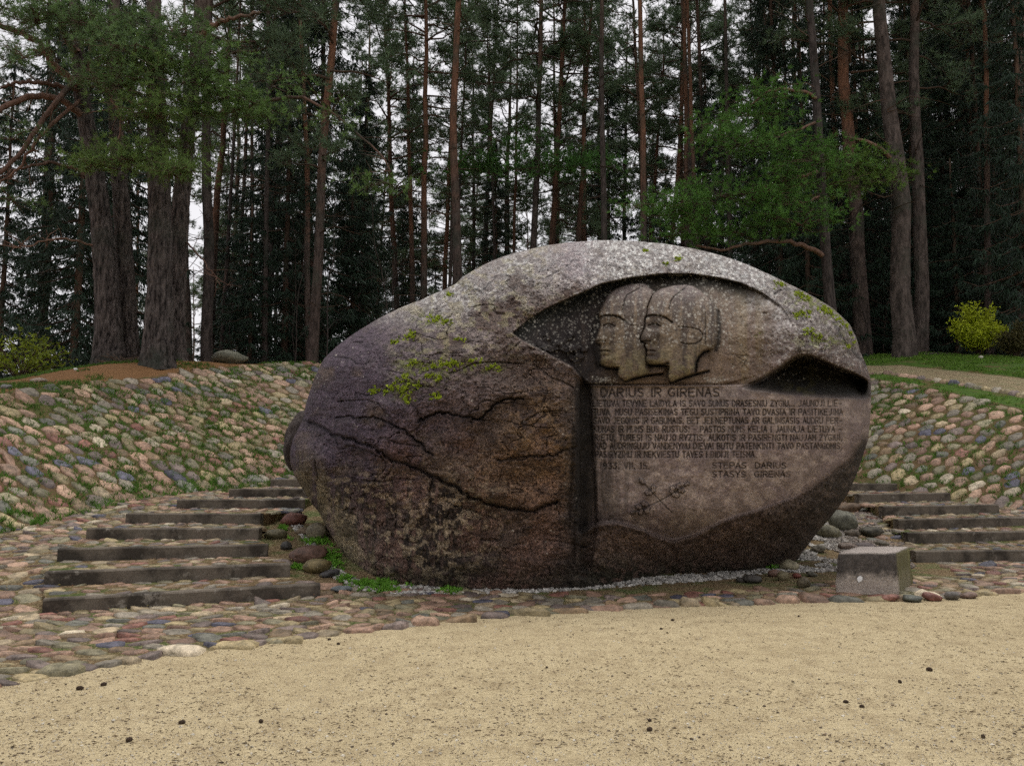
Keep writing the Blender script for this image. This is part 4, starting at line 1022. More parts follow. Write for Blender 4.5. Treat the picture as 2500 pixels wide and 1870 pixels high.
# pines farther back fill the stand
for k in range(26):
    for _ in range(40):
        Y = tr.uniform(48, 95); u = tr.uniform(150, 2580); x = (u-U0)/F*Y
        if all(math.hypot(x-a, Y-b) > 1.6 for a, b in taken): break
    taken.append((x, Y)); z = float(terr(x, Y)); pv = PV[tr.randrange(5)]; sc = tr.uniform(.8, 1.1)
    m0 = pv[0] if tr.random() < .5 else TG[k % 2]
    tree('pine_tree', (m0, pv[1], pv[2]), (x, Y, z), (x+tr.gauss(0, .8), Y, z+20), sc, tr.uniform(0, 6.28), 'one of the many thin pines deep in the stand behind the boulder', 'pine tree', 'pines deep in the stand', fat=tr.uniform(.6, 1.0))
SPRUCES = [ # u, Y, scale, variant, label
 (170, 24, 1.0, 1, 'dark spruce at the left edge behind the old trunks'), (-10, 27, .9, 0, 'dark spruce half cut by the left edge of the picture'),
 (290, 27, 1.1, 1, 'dark spruce filling the gap behind the middle old trunk'), (690, 30, 1.05, 0, 'dark spruce with hanging twigs left of the leaning orange pine'),
 (775, 33, 1.35, 1, 'tall dark spruce with drooping curtains behind the orange pine'), (600, 29, .8, 2, 'low dark spruce on the crest behind the left cobbled slope'),
 (880, 36, 1.1, 0, 'dark spruce above the left end of the boulder'), (1210, 40, 1.0, 0, 'dark spruce behind the left hump of the boulder'),
 (1490, 44, 1.1, 1, 'dark spruce behind the carved heads'), (1740, 38, 1.05, 0, 'dark spruce under the bright green branches'),
 (1920, 33, 1.15, 1, 'dark spruce right of the bright green branches'), (2060, 36, 1.25, 1, 'dark spruce between the two thick leaning trunks'),
 (2290, 40, 1.3, 1, 'dark spruce behind the log right of the big trunks'), (2420, 33, 1.25, 1, 'dark spruce behind the yellow bush'), (2530, 29, 1.2, 0, 'dark spruce cut by the right edge of the picture'),
 (2120, 31.5, .95, 1, 'dark spruce filling the shade between the two largest right trunks'), (2255, 33, 1.0, 1, 'dark spruce behind the upright grey pine'), (2460, 35, 1.1, 1, 'dark spruce behind the right side of the yellow bush'),
 (2330, 36, 1.2, 0, 'dark spruce above the fallen log'), (95, 29, 1.15, 0, 'broad dark spruce left of the massive leaning trunk'), (225, 31, 1.2, 0, 'dark spruce close behind the leaning old trunk'), (640, 35, 1.3, 0, 'broad dark spruce left of the leaning orange pine, behind the crest'), (730, 31, .9, 2, 'low broad dark spruce at the foot of the leaning orange pine'),
 (850, 34, 1.2, 2, 'low dark spruce just left of the boulder shoulder'), (545, 38, 1.1, 2, 'low dark spruce right of the grey pines on the crest'),
 (1985, 30, .9, 0, 'dark spruce behind the right shoulder of the boulder'), (2040, 42, 1.3, 0, 'far dark spruce behind the right shoulder of the boulder'), (2400, 45, 1.5, 1, 'tallest dark spruce above the yellow bush'), (2500, 41, 1.4, 1, 'tall dark spruce near the right edge'),
 (2170, 44, 1.3, 0, 'dark spruce seen between the big trunks on the right'), (1000, 47, 1.2, 1, 'dark spruce behind the reddish leaning pine'),
 (1620, 34, .8, 2, 'low dark spruce behind the right half of the boulder top'), (2350, 31, .9, 2, 'small dark spruce left of the yellow bush')]
for u, Y, sc, v, lab in SPRUCES:
    x = (u-U0)/F*Y; z = float(terr(x, Y)); taken.append((x, Y))
    tree('spruce_tree', SV[v], (x, Y, z-.2), (x, Y, z+9), sc, tr.uniform(0, 6.28), lab, 'spruce tree')
for k in range(92):
    for _ in range(40):
        Y = tr.uniform(48, 78); u = tr.uniform(500, 2560)
        if tr.random() < .45: u = tr.uniform(1850, 2560)
        x = (u-U0)/F*Y
        if all(math.hypot(x-a, Y-b) > 1.8 for a, b in taken): break
    taken.append((x, Y)); z = float(terr(x, Y)); v = tr.randrange(3)
    tree('spruce_tree', SV[v], (x, Y, z-.3), (x, Y, z+9), tr.uniform(.85, 1.3), tr.uniform(0, 6.28), 'one of the dark spruces filling the '+('left' if u < 1100 else 'middle' if u < 1800 else 'right')+' of the forest between the far trunks', 'spruce tree', 'dark spruces in the '+('left' if u < 1100 else 'middle' if u < 1800 else 'right')+' of the forest')

# ------------------------------------------------------------------ the old pines on the mound and the low green branches
def bigtrunk(name, path, widths, Y, parent, mat_, seed, seg=44):
    """a thick furrowed trunk following points (u, v) at distance Y; widths in photograph pixels"""
    pts = np.array([P(u, v, Y) for u, v in path]); n = 150; t = np.linspace(0, 1, n); tt = np.linspace(0, 1, len(path))
    q = np.stack([np.interp(t, tt, pts[:, c]) for c in range(3)], -1); q = np.stack([np.convolve(np.pad(q[:, c], 9, 'edge'), np.ones(19)/19, 'valid') for c in range(3)], -1)
    rad = np.interp(t, tt, widths)*Y/F/2; hh = q[:, 2]-q[0, 2]; rad = rad*(1+.32*np.exp(-hh/.28)); m = MB()
    th = np.arange(seg)*2*PI/seg; rr_ = rad[:, None]*(1+.10*fbm(np.cos(th)[None]*1.4+3, np.sin(th)[None]*1.4+hh[:, None]*.35, 3, seed)+.10*np.exp(-hh/.3)[:, None]*np.cos(5*th+seed)[None])
    fur = np.abs(fbm(th[None]*7+hh[:, None]*.4, hh[:, None]*2.2+np.sin(th*1)[None]*0, 3, seed+3)); fur2 = fbm(th[None]*16, hh[:, None]*7, 2, seed+5)
    rr_ = rr_-.14*np.clip(.16-fur, 0, 1)*2.0*rad[:, None]/.35+.03*fur2
    V = q[:, None]+rr_[..., None]*np.stack([np.cos(th), np.sin(th), 0*th], -1)[None]; i = np.arange(n-1)[:, None]*seg; j = np.arange(seg)[None]; j2 = (j+1) % seg
    base = np.array(parent.location); m.add(V-base, None, np.stack([i+j, i+j2, i+seg+j2, i+seg+j], -1)); return m.build(name, mat_, parent)
def foliage(clusters, Y, spreadY, seed, nl=.13, nw=.015, nn=14, tint=(1, 1, 1), base=None, dens=1.0, up=.35):
    r = np.random.default_rng(seed); cm = MB(); bm = MB(); cen = []; ax = []; base = np.zeros(3) if base is None else base
    for (cu, cv, ru, rv, n) in clusters:
        Yc_ = Y+r.normal(0, spreadY*.5); sub = max(2, int(n/22)); c0 = P(cu, cv+rv*.3, Yc_)
        for s in range(sub):
            a = r.random()*2*PI; q = math.sqrt(r.random()); su, sv = cu+ru*q*math.cos(a), cv+rv*q*math.sin(a)*.8; sY = Yc_+r.normal(0, spreadY*.4)
            sc = P(su, sv, sY); tube(bm, wiggle(c0, sc, 5, .12, r, .03)-base, np.linspace(.018, .007, 5), 3)
            for t in range(int(22*dens)):
                o = r.normal(0, 1, 3)*[.34, .34, .06]*Y/18; o[2] -= .12*abs(o[0]); e = sc+o; cen.append(e-base); ax.append([o[0]*1.2, o[1]*1.2, up])
                if t % 3 == 0: tube(bm, np.stack([sc, sc+o*.55+[0, 0, -.03], e])-base, [.008, .006, .003], 3)
    needles(cm, cen, ax, nn, nl, nw, .8, tint, r, .4); return bm, cm
def oldpine(label, path, widths, Y, seed):
    b0 = P(path[0][0], path[0][1], Y); z = float(terr(b0[0], b0[1])); root = empty('old_pine_tree', (float(b0[0]), float(b0[1]), z)); tag(root, label, 'pine tree')
    # begin the trunk a little below the ground
    bigtrunk('trunk', [(path[0][0], path[0][1]+25)]+path, [widths[0]]+widths, Y, root, M_BIGBARK, seed); return root
rA = oldpine('massive old pine on the mound leaning left, with bare reddish limbs reaching out left', [(266, 872), (263, 700), (243, 500), (220, 350), (200, 240), (188, 110), (180, -40), (172, -300)], [q_*.9 for q_ in [76, 66, 56, 48, 42, 34, 28, 16]], 20.3, 41)
rC = oldpine('massive upright old pine, thickest and nearest of the group on the mound', [(384, 884), (390, 700), (390, 500), (384, 300), (378, 150), (374, -40), (370, -300)], [q_*.9 for q_ in [84, 68, 60, 52, 44, 36, 18]], 19.5, 43)
rB = oldpine('dark old pine standing between and behind the two massive trunks on the mound', [(318, 868), (306, 650), (290, 400), (276, 200), (280, -20), (282, -300)], [q_*.9 for q_ in [48, 44, 40, 34, 28, 14]], 20.9, 45)
rD = oldpine('old pine leaning right, right one on the mound, dark thick crown fork at the top', [(426, 866), (430, 650), (441, 500), (456, 340), (472, 200), (489, 80), (498, -40), (505, -300)], [q_*.9 for q_ in [56, 50, 46, 40, 34, 42, 40, 18]], 20.6, 47)
def limbs(root, lst, Y, seed, name='limb', mat_=None):
    r = np.random.default_rng(seed); base = np.array(root.location)
    for pts, w0, w1 in lst:
        p = np.array([P(u, v, Y+dy) for (u, v, dy) in pts]); n = 24; t = np.linspace(0, 1, n); tt = np.linspace(0, 1, len(p))
        q = np.stack([np.interp(t, tt, p[:, c]) for c in range(3)], -1); q = np.stack([np.convolve(np.pad(q[:, c], 2, 'edge'), np.ones(5)/5, 'valid') for c in range(3)], -1)
        q[1:-1] += r.normal(0, .018, (n-2, 3)); m = MB(); tube(m, q-base, np.linspace(w0, w1, n)*Y/F/2, 7, None, True, .1, seed)
        for k in range(10):
            s = q[r.integers(6, n)]; e = s+r.normal(0, .35, 3); tube(m, wiggle(s, e, 5, .2, r)-base, np.linspace(.014, .004, 5), 3)
            f = s+(e-s)*.6; tube(m, wiggle(f, f+r.normal(0, .22, 3), 4, .2, r)-base, np.linspace(.007, .003, 4), 3)
        m.build(name, mat_ or M_LIMB, root)
M_LIMB = mat('reddish_limb_bark', bark((.12, .07, .05), (.24, .15, .11), (.12, .07, .05), (.24, .15, .11), 5, 14, .4))
limbs(rA, [([(205, 285, 0), (140, 238, -.5), (75, 232, -1), (0, 268, -1.6), (-60, 300, -2)], 18, 10), ([(200, 200, 0), (188, 182, -.4), (140, 250, -1), (85, 310, -1.4), (60, 370, -1.7), (0, 425, -2), (-40, 440, -2)], 15, 8),
           ([(196, 210, 0), (130, 165, -.6), (95, 95, -1), (0, 62, -1.4), (-60, 55, -1.6)], 20, 10), ([(190, 130, 0), (160, 95, -.4), (146, 50, -.7), (140, -20, -1)], 18, 12), ([(196, 220, 0), (110, 205, -.9), (50, 200, -1.2), (0, 215, -1.5)], 12, 6),
           ([(205, 190, 0), (235, 188, -.9), (275, 240, -1.4), (300, 290, -1.6), (288, 350, -1.7)], 9, 4), ([(215, 170, 0), (290, 230, -1.0), (350, 265, -1.6), (370, 320, -1.7)], 12, 5), ([(200, 240, 0), (100, 330, -1.2), (40, 420, -1.6), (-10, 452, -1.8)], 9, 4),
           ([(215, 420, 0), (120, 395, -.8), (50, 410, -1.3), (-10, 440, -1.6)], 9, 3), ([(235, 600, 0), (140, 580, -.6), (60, 605, -1), (-10, 600, -1)], 6, 2)], 20.2, 61)
limbs(rD, [([(462, 275, 0), (540, 285, -.7), (620, 256, -1.2), (700, 232, -1.5), (760, 240, -1.6), (840, 300, -1.6), (930, 372, -1.8), (960, 430, -1.9)], 11, 3), ([(480, 100, 0), (520, 60, -.3), (560, 45, -.6), (640, 30, -.8)], 16, 6),
           ([(452, 590, 0), (500, 640, -.5), (540, 700, -.8)], 5, 2)], 20.6, 63)
bA, cA = foliage([(90, 40, 110, 55, 500), (230, 60, 110, 65, 640), (330, 120, 110, 60, 620), (420, 60, 70, 60, 380), (60, 130, 80, 40, 150), (300, 200, 110, 40, 380), (30, 330, 60, 40, 60), (30, 480, 60, 30, 60)], 18.6, 1.0, 71, base=np.array(rA.location), tint=(.78, .80, .9), dens=.8)
bA.build('twigs', M_TWIG, rA)['kind'] = 'stuff'; cA.build('crown', M_PINEN, rA)['kind'] = 'stuff'
bC, cC = foliage([(300, 380, 110, 35, 320), (400, 410, 75, 32, 260), (240, 395, 50, 25, 120), (380, 260, 90, 50, 360), (430, 350, 60, 40, 180), (360, 170, 80, 40, 240)], 17.9, .7, 73, base=np.array(rC.location), tint=(1.0, .98, .85), dens=.85)
bC.build('twigs', M_TWIG, rC)['kind'] = 'stuff'; cC.build('crown', M_PINEN, rC)['kind'] = 'stuff'
bD, cD = foliage([(490, 190, 80, 45, 360), (560, 240, 90, 32, 380), (620, 275, 60, 22, 200), (480, 270, 60, 30, 220), (540, 130, 70, 35, 160), (830, 280, 50, 20, 70), (950, 440, 80, 30, 130), (660, 200, 70, 40, 80)], 18.9, .7, 75, base=np.array(rD.location), tint=(.85, .9, .8), dens=.8)
bD.build('twigs', M_TWIG, rD)['kind'] = 'stuff'; cD.build('crown', M_PINEN, rD)['kind'] = 'stuff'

def attach(root, mb_list):
    M = Matrix.LocRotScale(root.location, root.rotation_quaternion, root.scale)
    for nm, m, mt in mb_list:
        o = m.build(nm, mt, root); o.matrix_parent_inverse = M.inverted(); o['kind'] = 'stuff'
def find(txt): return [o for o in COL.objects if o.get('label', '').startswith(txt)][0]
rZ = find('thick grey pine leaning left'); YZ = float(rZ.location.y)-.6
bZ, cZ = foliage([(1871, 225, 60, 35, 150), (1832, 271, 100, 35, 260), (1758, 316, 70, 30, 170), (1800, 345, 90, 30, 200), (1917, 352, 140, 35, 420), (1980, 385, 110, 30, 260), (1758, 470, 120, 32, 330), (1645, 497, 90, 28, 210), (1690, 530, 90, 28, 200),
                  (1870, 450, 110, 35, 260), (1928, 490, 110, 38, 260), (1956, 540, 110, 36, 240), (1645, 570, 90, 22, 120), (1820, 565, 120, 30, 200), (1560, 500, 40, 20, 60)], YZ-1.2, .9, 77, nl=.16, nw=.020, tint=(.7, .95, .6), dens=.8)
limb = MB(); r_ = np.random.default_rng(4)
for pts, w0, w1 in (([(2008, 624), (1970, 602), (1920, 590), (1860, 589), (1810, 598), (1765, 612), (1700, 600)], 13, 5), ([(1992, 240), (1960, 222), (1910, 218), (1870, 225), (1830, 260)], 9, 4), ([(1990, 300), (1940, 320), (1880, 340), (1800, 350)], 8, 3),
                    ([(1996, 420), (1930, 440), (1850, 460), (1740, 480)], 8, 3), ([(2000, 480), (1960, 500), (1900, 470), (1850, 455)], 6, 3)):
    p = np.array([P(u, v, YZ+.5-1.4*min(k/3, 1)) for k, (u, v) in enumerate(pts)]); n = 20; t = np.linspace(0, 1, n); tt = np.linspace(0, 1, len(p))
    q = np.stack([np.interp(t, tt, p[:, c]) for c in range(3)], -1); q[1:-1] += r_.normal(0, .02, (n-2, 3)); tube(limb, q, np.linspace(w0, w1, n)*YZ/F/2, 6)
attach(rZ, [('low_limb', limb, M_LIMB), ('low_twigs', bZ, M_TWIG), ('low_needles', cZ, M_PINEN)])
rAB = find('thickest pine on the right'); YB = float(rAB.location.y)-.8
bB_, cB_ = foliage([(2069, 400, 110, 32, 330), (2154, 418, 70, 28, 190), (2041, 450, 100, 30, 220), (2190, 440, 30, 18, 50)], YB-1, .8, 79, nl=.16, nw=.020, tint=(.9, .95, .6), dens=.8)
limb = MB(); p = np.array([P(u, v, YB+.4-.3*k) for k, (u, v) in enumerate([(2172, 385), (2150, 362), (2115, 345), (2070, 336)])]); tube(limb, p, np.array([11, 10, 8, 5])*YB/F/2, 6)
attach(rAB, [('low_limb', limb, M_LIMB), ('low_twigs', bB_, M_TWIG), ('low_needles', cB_, M_PINEN)])
rO = find('dark pine behind the highest part'); YO = float(rO.location.y)-1
bO, cO = foliage([(1335, 395, 100, 40, 260), (1436, 390, 70, 26, 140), (1270, 350, 60, 35, 120), (1158, 407, 90, 26, 160), (1100, 395, 50, 20, 60)], YO-.6, 1.0, 83, nl=.24, nw=.034, nn=12, tint=(.6, .85, .7))
attach(rO, [('low_twigs', bO, M_TWIG), ('low_needles', cO, M_PINEN)])

# ------------------------------------------------------------------ rocks, gravel and small things
def hit(u, v):
    """where the line of sight through (u, v) meets the ground"""
    dx, dy, dz = ray(u, v); Y = np.arange(4, 45, .02); t = Y/dy; X = dx*t; Z = CAMZ+dz*t; g = terr(X, Y); k = np.argmax(Z <= g) if (Z <= g).any() else int(np.argmin((Z-g)/Y)); return float(X[k]), float(Y[k]), float(g[k])
def rock(u, vb, w, h, col, label, cat='stone', depth=.8, seed=0, group=None, flat=0, ang=.0, name='stone', lift=0):
    x, y, z = hit(u, vb); sx = w*y/F/2; sz = h*y/F/2*1.15; sy = sx*depth; r = np.random.default_rng(seed+int(u)); nu, nv = 18, 11
    th, ph = np.meshgrid(np.linspace(0, 2*PI, nu, endpoint=False), np.linspace(.03, PI-.03, nv)); dx = np.sin(ph)*np.cos(th); dy = np.sin(ph)*np.sin(th); dz = np.cos(ph)
    o1 = r.uniform(0, 50, 2); rn = 1+.38*fbm(dx*1.6+o1[0]+dz*.7, dy*1.6+o1[1]-dz, 3, int(r.integers(99)))
    ca, sa = math.cos(ang), math.sin(ang); X = dx*rn*sx; Y = dy*rn*sy; Z = np.sign(dz)*np.abs(dz)**(1-.3*flat)*rn*sz; X, Z = X*ca-Z*sa, X*sa+Z*ca
    m = MB(); i = np.arange(nv-1)[:, None]*nu; j = np.arange(nu)[None]; j2 = (j+1) % nu; k = nu*nv
    Vv = np.concatenate([np.stack([X, Y, Z], -1).reshape(-1, 3), [[X[0].mean(), Y[0].mean(), Z[0].mean()]], [[X[-1].mean(), Y[-1].mean(), Z[-1].mean()]]])
    jj = np.arange(nu); T = np.concatenate([np.stack([jj, (jj+1) % nu, np.full(nu, k)], -1), np.stack([(nv-1)*nu+(jj+1) % nu, (nv-1)*nu+jj, np.full(nu, k+1)], -1)])
    m.add(Vv, T, np.stack([i+j, i+nu+j, i+nu+j2, i+j2], -1), col); o = m.build(name, M_STONE); o.location = (x, y+sy*.7, z+sz*.78+lift); tag(o, label, cat, group); return o
RK = [(727, 1243, 28, 22, (.20, .06, .05), 'small dark red stone at the upper end of the rubble beside the left steps'), (686, 1256, 50, 18, (.17, .17, .16), 'flat grey slab leaning beside the fifth left step'),
      (711, 1284, 64, 38, (.20, .085, .065), 'big reddish stone lying beside the upper left steps'), (669, 1317, 60, 30, (.17, .15, .085), 'olive grey stone at the end of the fourth left step'),
      (772, 1318, 56, 46, (.22, .19, .13), 'pale stone tucked under the left flank of the boulder'), (697, 1343, 26, 24, (.07, .065, .06), 'small dark angular stone in the middle of the left rubble'),
      (747, 1374, 96, 46, (.17, .095, .07), 'largest red brown stone in the rubble left of the boulder'), (768, 1400, 72, 38, (.21, .165, .075), 'ochre stone below the largest red brown one'),
      (801, 1411, 52, 20, (.06, .058, .06), 'flat dark grey stone near the right end of the second left step'), (827, 1446, 50, 16, (.20, .23, .25), 'pale blue grey flat stone right of the lowest left step'),
      (740, 1306, 40, 22, (.2, .15, .1), 'brown stone behind the pale one at the left flank'),
      (2067, 1298, 74, 62, (.17, .17, .13), 'large grey green rock under the right overhang of the boulder'), (2030, 1315, 56, 36, (.19, .175, .11), 'pale olive slab left of the large grey green rock'),
      (2080, 1252, 56, 30, (.17, .11, .065), 'brown rock behind the large grey green one on the right'), (2131, 1312, 60, 32, (.07, .062, .04), 'dark mossy rock near the ends of the right steps'),
      (2087, 1312, 34, 22, (.13, .10, .07), 'small brown stone between the grey green and the dark mossy rock'), (2077, 1345, 44, 22, (.23, .17, .14), 'flat pinkish stone in the gravel above the concrete block'),
      (2116, 1342, 46, 18, (.13, .10, .10), 'flat purplish stone in the gravel behind the block'), (2158, 1336, 36, 16, (.15, .13, .09), 'low olive stone in the gravel near the right steps'),
      (2002, 1350, 36, 22, (.2, .18, .14), 'grey stone in the white gravel under the right overhang'), (1931, 1394, 44, 30, (.42, .38, .26), 'pale cream stone right of the boulder foot'),
      (1893, 1409, 32, 22, (.22, .13, .10), 'reddish brown stone left of the pale cream one'), (1914, 1418, 28, 26, (.25, .21, .12), 'small tan stone under the pale cream one'),
      (1948, 1412, 22, 14, (.24, .08, .06), 'small red stone right of the tan one'), (1985, 1408, 28, 14, (.13, .12, .09), 'low dark stone between the small red one and the block'),
      (1842, 1424, 46, 24, (.07, .062, .055), 'dark brown stone on the paving in front of the boulder foot'), (1811, 1422, 24, 14, (.08, .07, .06), 'small dark stone touching the dark brown one in front of the boulder'),
      (1965, 1436, 30, 30, (.16, .13, .08), 'upright brown stone on the paving left of the concrete block'), (2206, 1362, 26, 26, (.15, .13, .08), 'small olive stone against the lowest right step'),
      (2215, 1382, 24, 26, (.14, .14, .15), 'small grey stone at the foot of the lowest right step'),
      (2179, 1469, 42, 20, (.28, .13, .10), 'rounded red stone edging the sand in front of the block'), (2232, 1470, 56, 18, (.13, .14, .12), 'long grey green stone edging the sand right of the block'),
      (2284, 1468, 50, 22, (.26, .11, .09), 'long red stone edging the sand, between two grey ones'), (2329, 1465, 38, 24, (.14, .13, .12), 'round dark grey stone edging the sand on the right'),
      (2370, 1462, 38, 18, (.24, .16, .13), 'pinkish stone at the right end of the edging row')]
for k, (u, v, w, h, c, lab) in enumerate(RK): rock(u, v, w, h*.8, tuple(q_*.72 for q_ in c), lab, seed=900+k, ang=rng.normal(0, .12), depth=rng.uniform(.6, .9))
rock(545, 886, 90, 34, (.17, .17, .13), 'flat mossy grey rock on the crest right of the old pines', 'rock', 1.2, 5)
rock(88, 934, 42, 12, (.34, .27, .22), 'flat pale stone lying on the needle litter of the mound', 'stone', .8, 6)
rock(183, 905, 10, 7, (.6, .6, .6), 'tiny white stone on the brown mound', 'stone', .8, 7)
rock(12, 950, 26, 12, (.2, .2, .2), 'small grey stone at the left edge of the mound', 'stone', .8, 8)
rock(2397, 876, 12, 8, (.55, .52, .45), 'small white stone under the yellow bush', 'stone', .8, 9)

# concrete block
A, B, C_, D_ = G(2042, 1450), G(2192, 1452), G(2216, 1437), None
blk = MB(); A = np.array(A); B = np.array(B); C_ = np.array(C_); D_ = A+(C_-B)+np.array([-.02, .12]); ctr = (A+B+C_+D_)/4; n = 13
bot = [A, B, B+(C_-B)*1.6, A+(C_-B)*1.6+np.array([.02, 0])]; hgt = .425; ctr = sum(bot)/4
def ring_pts(f, z, jit):
    out = []
    for k in range(4):
        a = bot[k]; b = bot[(k+1) % 4]
        for t in np.arange(0, 1, 1/6):
            p = ctr+(a+(b-a)*t-ctr)*f; q = (p[0]+jit*vnoise(p[0]*9+z*5, p[1]*9+z*7, 5), p[1]+jit*vnoise(p[0]*8+z*9, p[1]*7, 6), z+.01*vnoise(p[0]*11, p[1]*11, 8)*(z > .3)); out.append(q)
    return out
lev = [(1.0, -.05), (1.0, .02), (.985, .12), (.965, .22), (.95, .32), (.935, hgt-.03), (.90, hgt), (.6, hgt+.004), (.25, hgt+.002)]
Vv = []; 
for f, z in lev: Vv += ring_pts(f, z, .018)
m_ = 24; i = np.arange(len(lev)-1)[:, None]*m_; j = np.arange(m_)[None]; j2 = (j+1) % m_; Vv.append((ctr[0], ctr[1], hgt)); kk = (len(lev)-1)*m_
blk.add(np.array(Vv)-np.array([ctr[0], ctr[1], 0]), np.stack([kk+np.arange(m_), kk+(np.arange(m_)+1) % m_, np.full(m_, len(lev)*m_)], -1), np.stack([i+j, i+j2, i+m_+j2, i+m_+j], -1))
def m_block(t, b, o):
    c = coords(t); se = N(t, 'ShaderNodeSeparateXYZ'); t.links.new(c, se.inputs[0]); k = t.nodes.new('ShaderNodeMath'); k.operation = 'MULTIPLY_ADD'; k.inputs[1].default_value = .32
    t.links.new(noise(t, c, 9, 5, .7), k.inputs[0]); t.links.new(se.outputs[2], k.inputs[2])
    x = mixc(t, ramp(t, noise(t, c, 8, 5, .7), .35, .65), (.30, .255, .215), (.46, .40, .34))
    d = mixc(t, ramp(t, noise(t, c, 16, 4, .7), .3, .7), (.05, .045, .04), (.11, .095, .085))
    x = mixc(t, ramp(t, k.outputs[0], .30, .40), x, d)
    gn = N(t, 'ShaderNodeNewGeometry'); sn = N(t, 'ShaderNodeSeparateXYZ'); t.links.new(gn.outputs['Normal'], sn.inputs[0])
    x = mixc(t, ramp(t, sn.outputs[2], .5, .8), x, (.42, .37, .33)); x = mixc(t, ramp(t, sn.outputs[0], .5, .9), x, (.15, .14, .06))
    x = mixc(t, 1.0, x, ramp(t, noise(t, c, 130, 2, .7), .3, .7, (.5, .5, .5), (1.5, 1.5, 1.5)), 'MULTIPLY')
    t.links.new(x, b.inputs['Base Color']); spec(b, .9, .2); p = bump(t, b, noise(t, c, 22, 5, .7), .6, .03); bump(t, b, noise(t, c, 130, 2, .7), .6, .01, p)
block = blk.build('concrete_block', mat('pitted_concrete', m_block)); block.location = (ctr[0], ctr[1], 0); tag(block, 'squat grey concrete block tapering upwards, stained dark at the top, before the right steps', 'block')
bf = MB(); p0 = P(2098, 1413, 0.995*float(A[1])); p0[1] -= .0; nb_ = 9; a_ = np.linspace(0, 2*PI, nb_, endpoint=False)
yf = float(A[1]+(B[1]-A[1])*.37)+.012
pc = P(2098, 1413, yf); bf.add([(pc[0]-ctr[0]+.03*math.cos(q)*(.7+.5*rng.random()), pc[1]-ctr[1]-.012, pc[2]+.035*math.sin(q)*(.7+.4*rng.random())) for q in a_]+[(pc[0]-ctr[0], pc[1]-ctr[1]-.018, pc[2])], [(k, (k+1) % nb_, nb_) for k in range(nb_)], None, (.75, .75, .74))
bf.build('white_spot', M_GRAVEL, block)

# gravel round the foot of the boulder and between the boulder and the steps
def in_poly(u, v, p):
    ins = np.zeros(np.shape(u), bool)
    for i in range(len(p)):
        (x1, y1), (x2, y2) = p[i], p[(i+1) % len(p)]
        if y1 != y2: ins ^= ((y1 > v) != (y2 > v)) & (u < (x2-x1)*(v-y1)/(y2-y1)+x1)
    return ins
def hits(u, v, it=0):
    u = np.asarray(u, float); v = np.asarray(v, float); dx, dy, dz = ray(u, v); Y = np.full(len(u), 3.0); done = np.zeros(len(u), bool); step = .12
    for k in range(int(26/step)):
        a_ = ~done
        if not a_.any(): break
        t = Y[a_]/dy[a_]; h = CAMZ+dz[a_]*t-terr(dx[a_]*t, Y[a_]); ia = np.where(a_)[0]; done[ia[h <= 0]] = True; Y[ia[h > 0]] += step
    for st_ in (.06, .03, .015, .008):
        t = Y/dy; h = CAMZ+dz*t-terr(dx*t, Y); Y = np.where(h <= 0, Y-st_, Y+st_)
    t = Y/dy; X = dx*t; return X, Y, terr(X, Y)
FOOT = [(690, 1215), (720, 1260), (775, 1340), (815, 1385), (870, 1415), (960, 1430), (1130, 1433), (1300, 1428), (1470, 1418), (1650, 1405), (1800, 1392), (1890, 1372), (1960, 1330), (2010, 1290)]
polyA = FOOT[:9]+FOOT[9:12]+[(1905, 1392), (1800, 1412), (1650, 1424), (1470, 1437), (1300, 1448), (1130, 1450), (960, 1452), (880, 1440), (820, 1415), (770, 1372), (745, 1320), (715, 1290), (690, 1250)]
polyB = [(1880, 1375), (1950, 1330), (2010, 1280), (2050, 1235), (2085, 1215), (2120, 1240), (2160, 1275), (2195, 1310), (2215, 1350), (2235, 1385), (2200, 1395), (2045, 1395), (1960, 1398), (1900, 1395)]
gm = MB(); r_ = np.random.default_rng(88)
oct_ = np.array([(1, 0, 0), (-1, 0, 0), (0, 1, 0), (0, -1, 0), (0, 0, 1), (0, 0, -1)], float); ot = np.array([(0, 2, 4), (2, 1, 4), (1, 3, 4), (3, 0, 4), (2, 0, 5), (1, 2, 5), (3, 1, 5), (0, 3, 5)])
def pebbles(mb_, X, Y, Z, size, cols, flat=.7, r=None):
    n = len(X)
    if n == 0: return
    V = oct_[None]*(1+r.normal(0, .22, (n, 6, 1))); q = r.normal(size=(n, 4)); q /= np.linalg.norm(q, axis=1)[:, None]; w, x, y, z = q.T
    R = np.stack([1-2*(y*y+z*z), 2*(x*y-z*w), 2*(x*z+y*w), 2*(x*y+z*w), 1-2*(x*x+z*z), 2*(y*z-x*w), 2*(x*z-y*w), 2*(y*z+x*w), 1-2*(x*x+y*y)], -1).reshape(n, 3, 3)
    V = np.einsum('nij,nkj->nki', R, V)*size[:, None, None]; V[..., 2] *= flat; V += np.stack([X, Y, Z], -1)[:, None]
    T = (np.arange(n)[:, None, None]*6+ot[None]).reshape(-1, 3); mb_.add(V.reshape(-1, 3), T, None, np.repeat(cols, 6, 0))
